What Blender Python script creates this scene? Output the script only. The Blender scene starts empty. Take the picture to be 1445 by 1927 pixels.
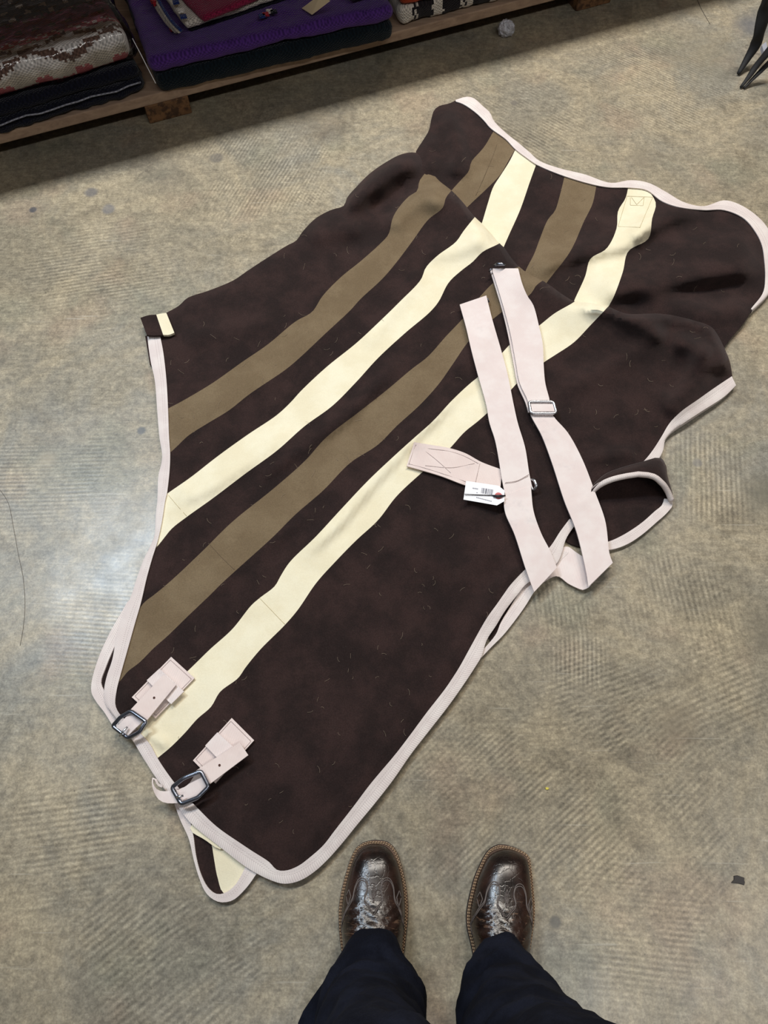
import bpy, math, random
import numpy as np
from mathutils import Vector, Matrix, noise
from mathutils.geometry import delaunay_2d_cdt

random.seed(7)
rng = np.random.default_rng(7)
SC = bpy.context.scene
COL = SC.collection

# ------------------------------------------------------------------ camera
FPX = 1336.0                       # focal length in pixels of the 1445 x 1927 frame
CAM_H = 1.35
PITCH = math.radians(65.0)         # below the horizon
cam_d = bpy.data.cameras.new('camera')
cam = bpy.data.objects.new('camera', cam_d)
COL.objects.link(cam)
cam.location = (0, 0, CAM_H)
cam.rotation_euler = (math.radians(90) - PITCH, 0, 0)
cam_d.sensor_fit = 'VERTICAL'
cam_d.sensor_height = 36.0
cam_d.lens = FPX / 1927.0 * 36.0
cam_d.clip_start = 0.02
SC.camera = cam

# ------------------------------------------------------------------ world, lights, exposure
SHELF_A = np.array([-1.018, 1.686, 0.0])     # foot of the shelf's front line
SHELF_E = np.array([0.924, 0.382, 0.0])      # along the shelf
SHELF_N = np.array([-0.382, 0.924, 0.0])     # into the shelf
SHELF_ANG = math.atan2(0.382, 0.924)

world = bpy.data.worlds.new('shop_interior')
SC.world = world
world.use_nodes = True
world.node_tree.nodes['Background'].inputs[0].default_value = (1.0, 0.95, 0.88, 1)
world.node_tree.nodes['Background'].inputs[1].default_value = 0.085

def strip_light(name, s, t, z, power, color, length=1.3, width=0.34):
    d = bpy.data.lights.new(name, 'AREA')
    d.shape = 'RECTANGLE'; d.size = length; d.size_y = width
    d.energy = power; d.color = color
    o = bpy.data.objects.new(name, d)
    COL.objects.link(o)
    p = SHELF_A + SHELF_E * s + SHELF_N * t
    o.location = (p[0], p[1], z)
    o.rotation_euler = (0, 0, SHELF_ANG)
    return o
# row of ceiling strips running above the rack, and a weaker row over the aisle behind the viewer
KEY, AISLE = 176, 42
strip_light('ceiling_strip', -0.76, 0.73, 4.2, KEY * 1.25, (0.72, 0.86, 1.0))
strip_light('ceiling_strip', 1.10, 0.73, 4.2, KEY, (1.0, 0.94, 0.85))
strip_light('ceiling_strip', 2.96, 0.73, 4.2, KEY, (1.0, 0.91, 0.80))
strip_light('ceiling_strip', -0.76, -3.6, 4.2, AISLE, (0.92, 0.95, 1.0))
strip_light('ceiling_strip', 1.10, -3.6, 4.2, AISLE, (1.0, 0.97, 0.92))
strip_light('ceiling_strip', 2.96, -3.6, 4.2, AISLE, (1.0, 0.97, 0.92))

SC.view_settings.view_transform = 'Standard'
SC.view_settings.look = 'None'
SC.view_settings.gamma = 1.0
SC.view_settings.use_curve_mapping = False
SC.view_settings.exposure = -0.77

# ------------------------------------------------------------------ measuring helpers
_F = np.array([0, math.cos(PITCH), -math.sin(PITCH)])
_U = np.array([0, math.sin(PITCH), math.cos(PITCH)])
def at(x, y, z=0.0):
    """World point at height z for a spot measured on the photograph."""
    d = _F + np.array([(x - 722.5) / FPX, 0, 0]) - (y - 963.5) / FPX * _U
    k = (z - CAM_H) / d[2]
    return np.array([0, 0, CAM_H]) + k * d
def at_many(P, Z):
    P = np.asarray(P, float); Z = np.asarray(Z, float)
    d = _F[None, :] - ((P[:, 1] - 963.5) / FPX)[:, None] * _U[None, :]
    d[:, 0] += (P[:, 0] - 722.5) / FPX
    k = (Z - CAM_H) / d[:, 2]
    out = k[:, None] * d
    out[:, 2] += CAM_H
    return out
def shelf_pt(s, t, z):
    p = SHELF_A + SHELF_E * s + SHELF_N * t
    return np.array([p[0], p[1], z])

def smooth_line(pts, step=8.0, n=None, closed=False):
    """Catmull-Rom through pts, resampled evenly."""
    P = np.asarray(pts, float)
    m = len(P)
    dense = []
    segs = m if closed else m - 1
    for i in range(segs):
        if closed:
            p0, p1, p2, p3 = P[(i - 1) % m], P[i], P[(i + 1) % m], P[(i + 2) % m]
        else:
            p1, p2 = P[i], P[i + 1]
            p0 = P[i - 1] if i > 0 else 2 * p1 - p2
            p3 = P[i + 2] if i + 2 < m else 2 * p2 - p1
        d01 = max(np.linalg.norm(p1 - p0), 1e-6) ** .5
        d12 = max(np.linalg.norm(p2 - p1), 1e-6) ** .5
        d23 = max(np.linalg.norm(p3 - p2), 1e-6) ** .5
        m1 = (p1 - p0) / d01 - (p2 - p0) / (d01 + d12) + (p2 - p1) / d12
        m2 = (p2 - p1) / d12 - (p3 - p1) / (d12 + d23) + (p3 - p2) / d23
        m1 *= d12; m2 *= d12
        for k in range(12):
            u = k / 12.0
            dense.append((2*u**3 - 3*u**2 + 1) * p1 + (u**3 - 2*u**2 + u) * m1 + (-2*u**3 + 3*u**2) * p2 + (u**3 - u**2) * m2)
    dense.append(P[0] if closed else P[-1])
    D = np.array(dense)
    L = np.concatenate([[0], np.cumsum(np.linalg.norm(np.diff(D, axis=0), axis=1))])
    if n is None:
        n = max(2, int(round(L[-1] / step)) + 1)
    q = np.linspace(0, L[-1], n)
    out = np.stack([np.interp(q, L, D[:, k]) for k in range(D.shape[1])], axis=1)
    return out

def inside(P, poly):
    P = np.asarray(P, float); x, y = P[:, 0], P[:, 1]
    c = np.zeros(len(P), bool)
    a = np.asarray(poly); b = np.roll(a, -1, axis=0)
    for (x1, y1), (x2, y2) in zip(a, b):
        if y1 == y2: continue
        hit = ((y1 > y) != (y2 > y)) & (x < (x2 - x1) * (y - y1) / (y2 - y1) + x1)
        c ^= hit
    return c

def seg_dist(P, line):
    """Distance to a polyline and the side (>0 on its right hand in image axes), for many points."""
    P = np.asarray(P, float); line = np.asarray(line, float)
    best = np.full(len(P), 1e9); side = np.zeros(len(P)); along = np.zeros(len(P))
    acc = 0.0
    tot = np.sum(np.linalg.norm(np.diff(line, axis=0), axis=1))
    for a, b in zip(line[:-1], line[1:]):
        ab = b - a; L2 = ab @ ab
        if L2 == 0: continue
        t = np.clip(((P - a) @ ab) / L2, 0, 1)
        q = a + t[:, None] * ab
        d = np.linalg.norm(P - q, axis=1)
        cr = ab[0] * (P[:, 1] - a[1]) - ab[1] * (P[:, 0] - a[0])
        m = d < best
        best[m] = d[m]; side[m] = np.sign(cr[m]); along[m] = (acc + t[m] * math.sqrt(L2)) / tot
        acc += math.sqrt(L2)
    return best, side, along

def vnoise(P, scale, seed=0.0):
    return np.array([noise.noise(Vector((p[0] * scale + seed, p[1] * scale - seed, seed))) for p in P])

# ------------------------------------------------------------------ object helpers
def tag(o, label=None, cat=None, group=None, kind=None):
    if label: o['label'] = label
    if cat: o['category'] = cat
    if group: o['group'] = group
    if kind: o['kind'] = kind
    return o
def empty(name, loc, label=None, cat=None, group=None):
    o = bpy.data.objects.new(name, None)
    o.empty_display_size = 0.05
    COL.objects.link(o); o.location = tuple(loc)
    return tag(o, label, cat, group)
def mesh_obj(name, verts, faces, mats, parent=None, smooth=True, mat_idx=None, uvs=None, normals=None):
    me = bpy.data.meshes.new(name)
    me.from_pydata([tuple(map(float, v)) for v in verts], [], [tuple(map(int, f)) for f in faces])
    if not isinstance(mats, (list, tuple)): mats = [mats]
    for m in mats: me.materials.append(m)
    if mat_idx is not None: me.polygons.foreach_set('material_index', np.asarray(mat_idx, np.int32))
    me.polygons.foreach_set('use_smooth', np.full(len(me.polygons), bool(smooth)))
    if uvs is not None:
        lay = me.uv_layers.new(name='UVMap')
        li = np.zeros(len(me.loops), np.int32); me.loops.foreach_get('vertex_index', li)
        lay.data.foreach_set('uv', np.asarray(uvs, np.float32)[li].ravel())
    me.update()
    if normals is not None:
        me.normals_split_custom_set_from_vertices([tuple(map(float, v)) for v in normals])
    o = bpy.data.objects.new(name, me)
    COL.objects.link(o)
    if parent is not None:
        o.parent = parent
        o.matrix_parent_inverse = Matrix.Translation(-Vector(parent.location)) if parent.parent is None else Matrix.Identity(4)
        if parent.type == 'MESH' and parent.parent is None:
            o.matrix_parent_inverse = Matrix.Identity(4)
    return o

class Mesh:
    def __init__(self): self.v = []; self.f = []; self.m = []; self.uv = []
    def add(self, v, f, m=0, uv=None):
        b = len(self.v)
        self.v += [tuple(map(float, p)) for p in v]
        self.f += [tuple(i + b for i in q) for q in f]
        self.m += [m] * len(f)
        self.uv += [tuple(q) for q in uv] if uv is not None else [(0, 0)] * len(v)
    def box(self, c, ax, ay, az, m=0):
        c, ax, ay, az = map(lambda q: np.asarray(q, float), (c, ax, ay, az))
        v = [c + sx*ax + sy*ay + sz*az for sz in (-1, 1) for sy in (-1, 1) for sx in (-1, 1)]
        self.add(v, [(0,2,3,1),(4,5,7,6),(0,1,5,4),(2,6,7,3),(0,4,6,2),(1,3,7,5)], m)
    def tube(self, pts, r, sides=6, m=0, caps=True, flat=1.0):
        P = np.asarray(pts, float); n = len(P)
        R = np.full(n, r, float) if np.isscalar(r) else np.asarray(r, float)
        T = np.gradient(P, axis=0); T /= np.maximum(np.linalg.norm(T, axis=1), 1e-9)[:, None]
        up = np.array([0, 0, 1.0])
        v = []
        for i in range(n):
            a = np.cross(T[i], up)
            if np.linalg.norm(a) < 1e-3: a = np.cross(T[i], [1, 0, 0])
            a /= np.linalg.norm(a); b = np.cross(a, T[i])
            for k in range(sides):
                w = 2 * math.pi * k / sides
                v.append(P[i] + R[i] * (math.cos(w) * a + flat * math.sin(w) * b))
        f = [(i*sides + k, i*sides + (k+1) % sides, (i+1)*sides + (k+1) % sides, (i+1)*sides + k) for i in range(n-1) for k in range(sides)]
        if caps:
            f.append(tuple(range(sides))[::-1]); f.append(tuple((n-1)*sides + k for k in range(sides)))
        self.add(v, f, m)
    def build(self, name, mats, parent=None, smooth=True, uv=False):
        return mesh_obj(name, self.v, self.f, mats, parent, smooth, self.m, self.uv if uv else None)

def frame_tube(mb, corners, r, sides=8, per=6, rad=0.25, m=0, close=True, flat=1.0):
    """Closed rounded-corner ring through 3-D corners."""
    C = [np.asarray(c, float) for c in corners]
    pts = []
    n = len(C)
    for i in range(n):
        p, q, s = C[i-1], C[i], C[(i+1) % n]
        a = q + (p - q) * rad; b = q + (s - q) * rad
        for k in range(per):
            u = k / (per - 1)
            pts.append((1-u)**2 * a + 2*u*(1-u) * q + u*u * b)
    pts.append(pts[0]); pts.append(pts[1])
    mb.tube(pts, r, sides, m, caps=False, flat=flat)

# ------------------------------------------------------------------ materials
def rgb(r, g, b):
    """sRGB 0-255 to linear."""
    f = lambda c: (c/255/12.92) if c/255 <= 0.04045 else ((c/255 + 0.055)/1.055)**2.4
    return (f(r), f(g), f(b), 1.0)
class NT:
    def __init__(self, name):
        self.mat = bpy.data.materials.new(name); self.mat.use_nodes = True
        self.t = self.mat.node_tree; self.b = self.t.nodes['Principled BSDF']
        self.out = self.t.nodes['Material Output']
    def n(self, kind, **kw):
        x = self.t.nodes.new(kind)
        for k, v in kw.items(): setattr(x, k, v)
        return x
    def l(self, a, b): self.t.links.new(a, b)
    def setin(self, sock, v):
        if hasattr(v, 'is_output'): self.l(v, sock)
        else: sock.default_value = v
    def math(self, op, a, b=0.0, c=0.0, clamp=False):
        x = self.n('ShaderNodeMath', operation=op); x.use_clamp = clamp
        self.setin(x.inputs[0], a); self.setin(x.inputs[1], b); self.setin(x.inputs[2], c)
        return x.outputs[0]
    def mix(self, f, a, b, mode='MIX'):
        x = self.n('ShaderNodeMix', data_type='RGBA', blend_type=mode)
        self.setin(x.inputs[0], f); self.setin(x.inputs[6], a); self.setin(x.inputs[7], b)
        return x.outputs[2]
    def noise(self, scale, detail=4, rough=.55, vec=None, dist=0.0, col=False):
        x = self.n('ShaderNodeTexNoise')
        x.inputs['Scale'].default_value = scale; x.inputs['Detail'].default_value = detail
        x.inputs['Roughness'].default_value = rough; x.inputs['Distortion'].default_value = dist
        if vec is not None: self.l(vec, x.inputs['Vector'])
        return x.outputs[1] if col else x.outputs[0]
    def ramp(self, v, lo, hi, a=0.0, b=1.0):
        x = self.n('ShaderNodeMapRange'); x.interpolation_type = 'SMOOTHSTEP'
        self.setin(x.inputs[0], v); x.inputs[1].default_value = lo; x.inputs[2].default_value = hi
        x.inputs[3].default_value = a; x.inputs[4].default_value = b
        return x.outputs[0]
    def mapping(self, vec, rot=0.0, scale=(1, 1, 1), loc=(0, 0, 0)):
        x = self.n('ShaderNodeMapping')
        self.l(vec, x.inputs[0]); x.inputs[1].default_value = loc
        x.inputs[2].default_value = (0, 0, rot); x.inputs[3].default_value = scale
        return x.outputs[0]
    def pos(self): return self.n('ShaderNodeNewGeometry').outputs['Position']
    def uv(self): return self.n('ShaderNodeUVMap').outputs[0]
    def bump(self, h, strength, dist=0.002):
        x = self.n('ShaderNodeBump'); x.inputs['Strength'].default_value = strength
        x.inputs['Distance'].default_value = dist
        self.l(h, x.inputs['Height'])
        self.l(x.outputs[0], self.b.inputs['Normal']); return x
    def base(self, c): self.setin(self.b.inputs['Base Color'], c)
    def rough(self, v): self.setin(self.b.inputs['Roughness'], v)

def mat_floor():
    m = NT('concrete_floor'); P = m.pos()
    warp = m.noise(6, 3, .5, P, col=True)
    big = m.ramp(m.noise(1.1, 3, .5, P), .35, .65)
    med = m.ramp(m.noise(4.0, 7, .68, P, .8), .34, .66)
    fine = m.noise(38, 6, .7, P)
    grit = m.noise(260, 3, .7, P)
    c = m.mix(big, rgb(140, 132, 116), rgb(144, 141, 132))
    c = m.mix(m.math('MULTIPLY', med, .75), c, rgb(174, 161, 137))
    blot = m.ramp(m.noise(7.5, 5, .6, m.mapping(P, loc=(3, 7, 0)), .8), .52, .72)
    c = m.mix(m.math('MULTIPLY', blot, .5), c, rgb(110, 102, 89))
    pink = m.ramp(m.noise(5, 3, .5, m.mapping(P, loc=(11, 2, 0))), .56, .7)
    c = m.mix(m.math('MULTIPLY', pink, .3), c, rgb(162, 138, 119))
    green = m.ramp(m.noise(4.2, 3, .5, m.mapping(P, loc=(-4, 12, 0))), .55, .7)
    c = m.mix(m.math('MULTIPLY', green, .35), c, rgb(124, 127, 113))
    scuff = m.noise(85, 8, .78, P)
    c = m.mix(.55, c, m.mix(m.ramp(fine, .3, .7), (.62, .62, .62, 1), (1.25, 1.24, 1.2, 1)), 'MULTIPLY')
    c = m.mix(.8, c, m.mix(m.ramp(scuff, .34, .68), (.68, .67, .66, 1), (1.26, 1.25, 1.22, 1)), 'MULTIPLY')
    c = m.mix(.8, c, m.mix(m.ramp(grit, .3, .7), (.78, .78, .78, 1), (1.16, 1.16, 1.16, 1)), 'MULTIPLY')
    for rot, off in ((.7, 1), (-.75, 5), (.15, 9)):
        st_ = m.noise(1, 4, .65, m.mapping(P, rot=rot, scale=(14, 190, 1), loc=(off, off, 0)))
        wh = m.ramp(m.noise(2.6, 3, .5, m.mapping(P, loc=(off * 3, off, 0))), .45, .6)
        c = m.mix(m.math('MULTIPLY', wh, .3), c, m.mix(1.0, c, m.mix(m.ramp(st_, .35, .66), (.78, .77, .76, 1), (1.2, 1.2, 1.18, 1)), 'MULTIPLY'))
    speck = m.ramp(m.noise(150, 1, .5, m.mapping(P, loc=(2, 3, 0))), .74, .78)
    c = m.mix(m.math('MULTIPLY', speck, .5), c, rgb(84, 78, 70))
    # trowel and broom marks: fields of fine parallel lines
    patches = [(1180, 1500, .26, 38), (900, 1500, .20, 40), (300, 1830, .24, 38), (120, 1560, .17, 8), (420, 1720, .14, 28),
               (1270, 1130, .16, 92), (1060, 1130, .10, 92), (1080, 1240, .09, 84), (1320, 1290, .16, 22), (1100, 1340, .16, 18), (1200, 1760, .15, -6),
               (960, 240, .28, -40), (1240, 160, .32, -38), (640, 420, .20, -45), (180, 520, .26, 12), (90, 900, .22, 2),
               (220, 1150, .20, -4), (1330, 900, .16, 80), (500, 330, .3, 70)]
    lines = None
    for i, (x, y, rad, ang) in enumerate(patches):
        w = at(x, y)
        loc = m.n('ShaderNodeVectorMath', operation='DISTANCE')
        m.l(P, loc.inputs[0]); loc.inputs[1].default_value = (w[0], w[1], 0)
        msk = m.ramp(loc.outputs[1], rad * .35, rad, 1, 0)
        wt = m.n('ShaderNodeTexWave', wave_type='BANDS', bands_direction='Y')
        wt.inputs['Scale'].default_value = 33 + 4 * math.sin(i * 2.1)
        wt.inputs['Distortion'].default_value = 3.2; wt.inputs['Detail'].default_value = 2
        wt.inputs['Detail Scale'].default_value = .12
        m.l(m.mapping(P, rot=-math.radians(ang)), wt.inputs[0])
        v = m.math('MULTIPLY', m.math('SUBTRACT', wt.outputs[1], .5), msk)
        lines = v if lines is None else m.math('ADD', lines, v)
    brk = m.ramp(m.noise(5, 5, .65, P), .36, .62)
    lines = m.math('MULTIPLY', lines, brk)
    k = m.math('ADD', 1.0, m.math('MULTIPLY', lines, .5))
    kk = m.n('ShaderNodeCombineColor'); [m.l(k, kk.inputs[j]) for j in range(3)]
    c = m.mix(1.0, c, kk.outputs[0], 'MULTIPLY')
    # scratches
    for rot, off in ((.9, 3), (-.5, 8)):
        sc = m.noise(1, 2, .5, m.mapping(P, rot=rot, scale=(6, 130, 1), loc=(off, off, 0)))
        c = m.mix(m.math('MULTIPLY', m.ramp(sc, .70, .76), .28), c, rgb(196, 190, 176))
    # hairline stains (map-like edges), mostly near the rack
    vo = m.n('ShaderNodeTexVoronoi', feature='DISTANCE_TO_EDGE'); vo.inputs['Scale'].default_value = 5.5
    wv = m.n('ShaderNodeVectorMath', operation='MULTIPLY_ADD')
    m.l(m.noise(9, 5, .65, P, col=True), wv.inputs[0]); wv.inputs[1].default_value = (.22, .22, .22); m.l(P, wv.inputs[2])
    m.l(wv.outputs[0], vo.inputs['Vector'])
    crk = m.ramp(vo.outputs['Distance'], .004, .014, 1, 0)
    far = m.n('ShaderNodeSeparateXYZ'); m.l(P, far.inputs[0])
    crk = m.math('MULTIPLY', crk, m.ramp(m.noise(3.3, 2, .5, m.mapping(P, loc=(5, 1, 0))), .55, .66))
    crk = m.math('MULTIPLY', crk, m.ramp(far.outputs[1], 1.15, 1.5))
    c = m.mix(m.math('MULTIPLY', crk, .45), c, rgb(58, 50, 44))
    # stains and soft darker patches with a place of their own
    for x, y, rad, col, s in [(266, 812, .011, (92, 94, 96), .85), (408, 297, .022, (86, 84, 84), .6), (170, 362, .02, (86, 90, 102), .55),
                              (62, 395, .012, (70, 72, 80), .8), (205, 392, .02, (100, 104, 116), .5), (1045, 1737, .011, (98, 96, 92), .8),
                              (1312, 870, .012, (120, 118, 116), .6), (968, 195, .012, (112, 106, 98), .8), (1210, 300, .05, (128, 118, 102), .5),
                              (1445, 930, .075, (104, 101, 90), .75), (1440, 1180, .06, (112, 106, 94), .5), (1420, 50, .09, (98, 100, 106), .7),  # first two entries just darken the floor softly at the right edge
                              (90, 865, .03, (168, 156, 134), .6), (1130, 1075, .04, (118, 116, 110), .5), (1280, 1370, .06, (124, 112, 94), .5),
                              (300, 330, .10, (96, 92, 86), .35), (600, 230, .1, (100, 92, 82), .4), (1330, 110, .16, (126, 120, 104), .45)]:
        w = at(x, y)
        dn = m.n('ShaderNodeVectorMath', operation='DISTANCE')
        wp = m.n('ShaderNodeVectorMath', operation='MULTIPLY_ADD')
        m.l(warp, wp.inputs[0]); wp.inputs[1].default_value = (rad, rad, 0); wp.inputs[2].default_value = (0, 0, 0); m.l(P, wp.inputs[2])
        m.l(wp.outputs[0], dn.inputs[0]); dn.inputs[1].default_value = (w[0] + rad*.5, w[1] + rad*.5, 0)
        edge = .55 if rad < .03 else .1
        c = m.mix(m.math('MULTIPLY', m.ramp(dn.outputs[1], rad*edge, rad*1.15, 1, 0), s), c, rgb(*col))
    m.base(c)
    m.rough(m.ramp(m.noise(6, 4, .6, P), .3, .7, .25, .40))
    m.b.inputs['Specular IOR Level'].default_value = .45
    hh = m.math('ADD', m.math('MULTIPLY', lines, .22), m.math('ADD', m.math('MULTIPLY', fine, .5), m.math('MULTIPLY', grit, .3)))
    m.bump(hh, .18, .0015)
    return m.mat

def mat_fleece(name, c1, c2, sheen=.25, speck=.0, k=.12):
    m = NT(name); P = m.pos()
    f = m.noise(420, 2, .6, P); g = m.noise(14, 4, .6, P); h = m.noise(70, 3, .6, P)
    c = m.mix(m.ramp(g, .35, .68), c1, c2)
    c = m.mix(.5, c, m.mix(m.ramp(f, .3, .7), (1-k, 1-k, 1-k, 1), (1+k, 1+k, 1+k, 1)), 'MULTIPLY')
    if speck:
        c = m.mix(m.math('MULTIPLY', m.ramp(m.noise(900, 1, .5, P), .73, .8), speck), c, rgb(150, 140, 130))
    m.base(c); m.rough(.95); m.b.inputs['Specular IOR Level'].default_value = .15
    m.b.inputs['Sheen Weight'].default_value = sheen; m.b.inputs['Sheen Roughness'].default_value = .5
    m.b.inputs['Sheen Tint'].default_value = (1, .82, .78, 1)
    m.bump(m.math('ADD', m.math('MULTIPLY', f, .6), h), .22, .0015)
    return m.mat

def mat_webbing(name, c1, c2, herring=True, stitch=()):
    """u runs across 0..1, v runs along in metres."""
    m = NT(name); uv = m.uv()
    s = m.n('ShaderNodeSeparateXYZ'); m.l(uv, s.inputs[0])
    u, v = s.outputs[0], s.outputs[1]
    if herring:
        tri = m.math('ABSOLUTE', m.math('SUBTRACT', u, .5))
        ph = m.math('ADD', m.math('MULTIPLY', v, 520.0), m.math('MULTIPLY', tri, 15.0))
    else:
        ph = m.math('ADD', m.math('MULTIPLY', v, 620.0), m.math('MULTIPLY', u, 18.0))
    w = m.ramp(m.math('SINE', m.math('MULTIPLY', ph, 6.2832 * .5)), -.6, .8)
    P = m.pos()
    g = m.noise(22, 4, .6, P)
    c = m.mix(m.ramp(g, .35, .7), c1, c2)
    c = m.mix(1.0, c, m.mix(w, (.87, .87, .87, 1) if herring else (.93, .93, .93, 1), (1.03, 1.03, 1.03, 1)), 'MULTIPLY')
    if not herring:
        dirt = m.ramp(m.noise(13, 6, .7, m.mapping(P, loc=(4, 9, 0))), .55, .74)
        c = m.mix(m.math('MULTIPLY', dirt, .45), c, rgb(182, 176, 178))
    for su in stitch:
        d = m.math('ABSOLUTE', m.math('SUBTRACT', u, su))
        dash = m.ramp(m.math('SINE', m.math('MULTIPLY', v, 1500.0)), -.1, .3)
        k = m.math('MULTIPLY', m.ramp(d, .010, .024, 1, 0), dash)
        c = m.mix(m.math('MULTIPLY', k, .5), c, rgb(120, 110, 108))
    m.base(c); m.rough(.8); m.b.inputs['Specular IOR Level'].default_value = .25
    m.bump(w, .35 if herring else .12, .0008)
    return m.mat

def mat_plain(name, c, rough=.6, metal=0.0, bump=None, var=.0, spec=.5, coat=0.0):
    m = NT(name); P = m.pos()
    col = c
    if var:
        g = m.noise(30, 4, .6, P)
        col = m.mix(1.0, c, m.mix(m.ramp(g, .3, .7), (1-var, 1-var, 1-var, 1), (1+var, 1+var, 1+var, 1)), 'MULTIPLY')
    m.base(col); m.rough(rough); m.b.inputs['Metallic'].default_value = metal
    m.b.inputs['Specular IOR Level'].default_value = spec; m.b.inputs['Coat Weight'].default_value = coat
    if bump: m.bump(m.noise(bump[0], 4, .6, P), bump[1], bump[2])
    return m.mat

def mat_knit(name, c, pitch=.0055, var=.3, rough=.95, sheen=.15):
    """Chunky woven wool: rows of small loops in object space."""
    m = NT(name)
    P = m.mapping(m.pos(), rot=-SHELF_ANG)
    s = m.n('ShaderNodeSeparateXYZ'); m.l(P, s.inputs[0])
    w = 6.2832 / pitch
    dist = m.math('MULTIPLY', m.noise(60, 2, .5, P), 5.0)
    a = m.math('SINE', m.math('ADD', m.math('MULTIPLY', s.outputs[0], w * .62), dist))
    yz = m.math('ADD', s.outputs[1], m.math('MULTIPLY', s.outputs[2], -1.0))
    b = m.math('SINE', m.math('ADD', m.math('MULTIPLY', yz, w), m.math('MULTIPLY', dist, .7)))
    h = m.math('MULTIPLY_ADD', m.math('MULTIPLY', a, b), .5, .5)
    k = m.math('ADD', m.math('MULTIPLY', h, .6), m.math('MULTIPLY', m.noise(40, 4, .65, P), .5))
    m.base(m.mix(1.0, c, m.mix(m.ramp(k, .2, .9), (1-var*1.6, 1-var*1.6, 1-var*1.6, 1), (1+var, 1+var, 1+var, 1)), 'MULTIPLY'))
    m.rough(rough); m.b.inputs['Specular IOR Level'].default_value = .15
    m.b.inputs['Sheen Weight'].default_value = sheen
    m.bump(h, .7, .003)
    return m.mat

def mat_wood(name, c1, c2, ang, stain=None):
    m = NT(name); P = m.mapping(m.pos(), rot=-ang, scale=(1.6, 26, 26))
    g = m.noise(2.2, 6, .65, P, .6)
    c = m.mix(m.ramp(g, .3, .7), c1, c2)
    if stain:
        st = m.noise(55, 5, .65, m.pos())
        c = m.mix(m.math('MULTIPLY', m.ramp(st, .45, .6), .8), c, stain)
    m.base(c); m.rough(.8); m.bump(g, .2, .001)
    return m.mat

def mat_leather():
    m = NT('brown_boot_leather'); P = m.pos()
    vo = m.n('ShaderNodeTexVoronoi', feature='DISTANCE_TO_EDGE'); vo.inputs['Scale'].default_value = 75
    wv = m.n('ShaderNodeVectorMath', operation='MULTIPLY_ADD')
    m.l(m.noise(45, 3, .6, P, col=True), wv.inputs[0]); wv.inputs[1].default_value = (.02, .02, .02); m.l(P, wv.inputs[2])
    m.l(wv.outputs[0], vo.inputs['Vector'])
    vein = m.ramp(vo.outputs['Distance'], .0, .09, 1, 0)
    g = m.noise(28, 5, .6, P)
    c = m.mix(m.ramp(g, .35, .7), rgb(22, 14, 12), rgb(50, 30, 22))
    c = m.mix(m.math('MULTIPLY', vein, m.ramp(m.noise(30, 3, .5, P), .5, .65, 0, .35)), c, rgb(30, 20, 17))
    # creased instep: fine pale crackle across the foot behind the toe wing
    sep = m.n('ShaderNodeSeparateXYZ'); m.l(P, sep.inputs[0])
    band = m.ramp(sep.outputs[1], -.075, -.10)
    cr = m.noise(1, 3, .6, m.mapping(P, rot=.15, scale=(30, 170, 40)), 1.6)
    crk = m.math('MULTIPLY', m.ramp(cr, .58, .66), band)
    c = m.mix(m.math('MULTIPLY', crk, .5), c, rgb(128, 98, 78))
    m.base(c); m.rough(m.ramp(g, .3, .7, .24, .36)); m.b.inputs['Specular IOR Level'].default_value = .6
    m.b.inputs['Coat Weight'].default_value = .1; m.b.inputs['Coat Roughness'].default_value = .22
    hb = m.math('ADD', m.math('MULTIPLY', g, .5), m.math('ADD', m.math('MULTIPLY', m.math('MULTIPLY', cr, band), .7), m.math('MULTIPLY', vein, -.25)))
    m.bump(hb, .16, .004)
    return m.mat

def mat_denim():
    m = NT('dark_denim'); P = m.pos()
    f = m.noise(500, 2, .6, P); g = m.noise(18, 4, .6, P)
    tw = m.n('ShaderNodeTexWave', wave_type='BANDS', bands_direction='DIAGONAL'); tw.inputs['Scale'].default_value = 180
    m.l(P, tw.inputs[0])
    c = m.mix(m.ramp(g, .35, .7), rgb(17, 19, 28), rgb(28, 31, 43))
    c = m.mix(.5, c, m.mix(m.ramp(f, .3, .7), (.7, .7, .75, 1), (1.3, 1.3, 1.3, 1)), 'MULTIPLY')
    m.base(c); m.rough(.92); m.b.inputs['Specular IOR Level'].default_value = .2
    m.b.inputs['Specular IOR Level'].default_value = .08
    m.bump(m.math('ADD', tw.outputs[1], f), .15, .0008)
    return m.mat

def mat_film():
    """Clear polythene: see-through, with a glossy skin."""
    m = NT('clear_plastic_film'); P = m.pos()
    m.t.nodes.remove(m.b)
    tr = m.n('ShaderNodeBsdfTransparent'); tr.inputs[0].default_value = (.97, .97, .98, 1)
    gl = m.n('ShaderNodeBsdfGlossy'); gl.inputs['Roughness'].default_value = .08; gl.inputs[0].default_value = (1, 1, 1, 1)
    lw = m.n('ShaderNodeFresnel'); lw.inputs[0].default_value = 1.5
    bp = m.n('ShaderNodeBump'); bp.inputs['Strength'].default_value = .5; bp.inputs['Distance'].default_value = .006
    m.l(m.noise(26, 3, .5, P, 1.0), bp.inputs['Height'])
    m.l(bp.outputs[0], gl.inputs['Normal']); m.l(bp.outputs[0], lw.inputs['Normal'])
    mx = m.n('ShaderNodeMixShader'); m.l(m.math('MULTIPLY', lw.outputs[0], 1.0, clamp=True), mx.inputs[0])
    m.l(tr.outputs[0], mx.inputs[1]); m.l(gl.outputs[0], mx.inputs[2]); m.l(mx.outputs[0], m.out.inputs[0])
    return m.mat

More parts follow.
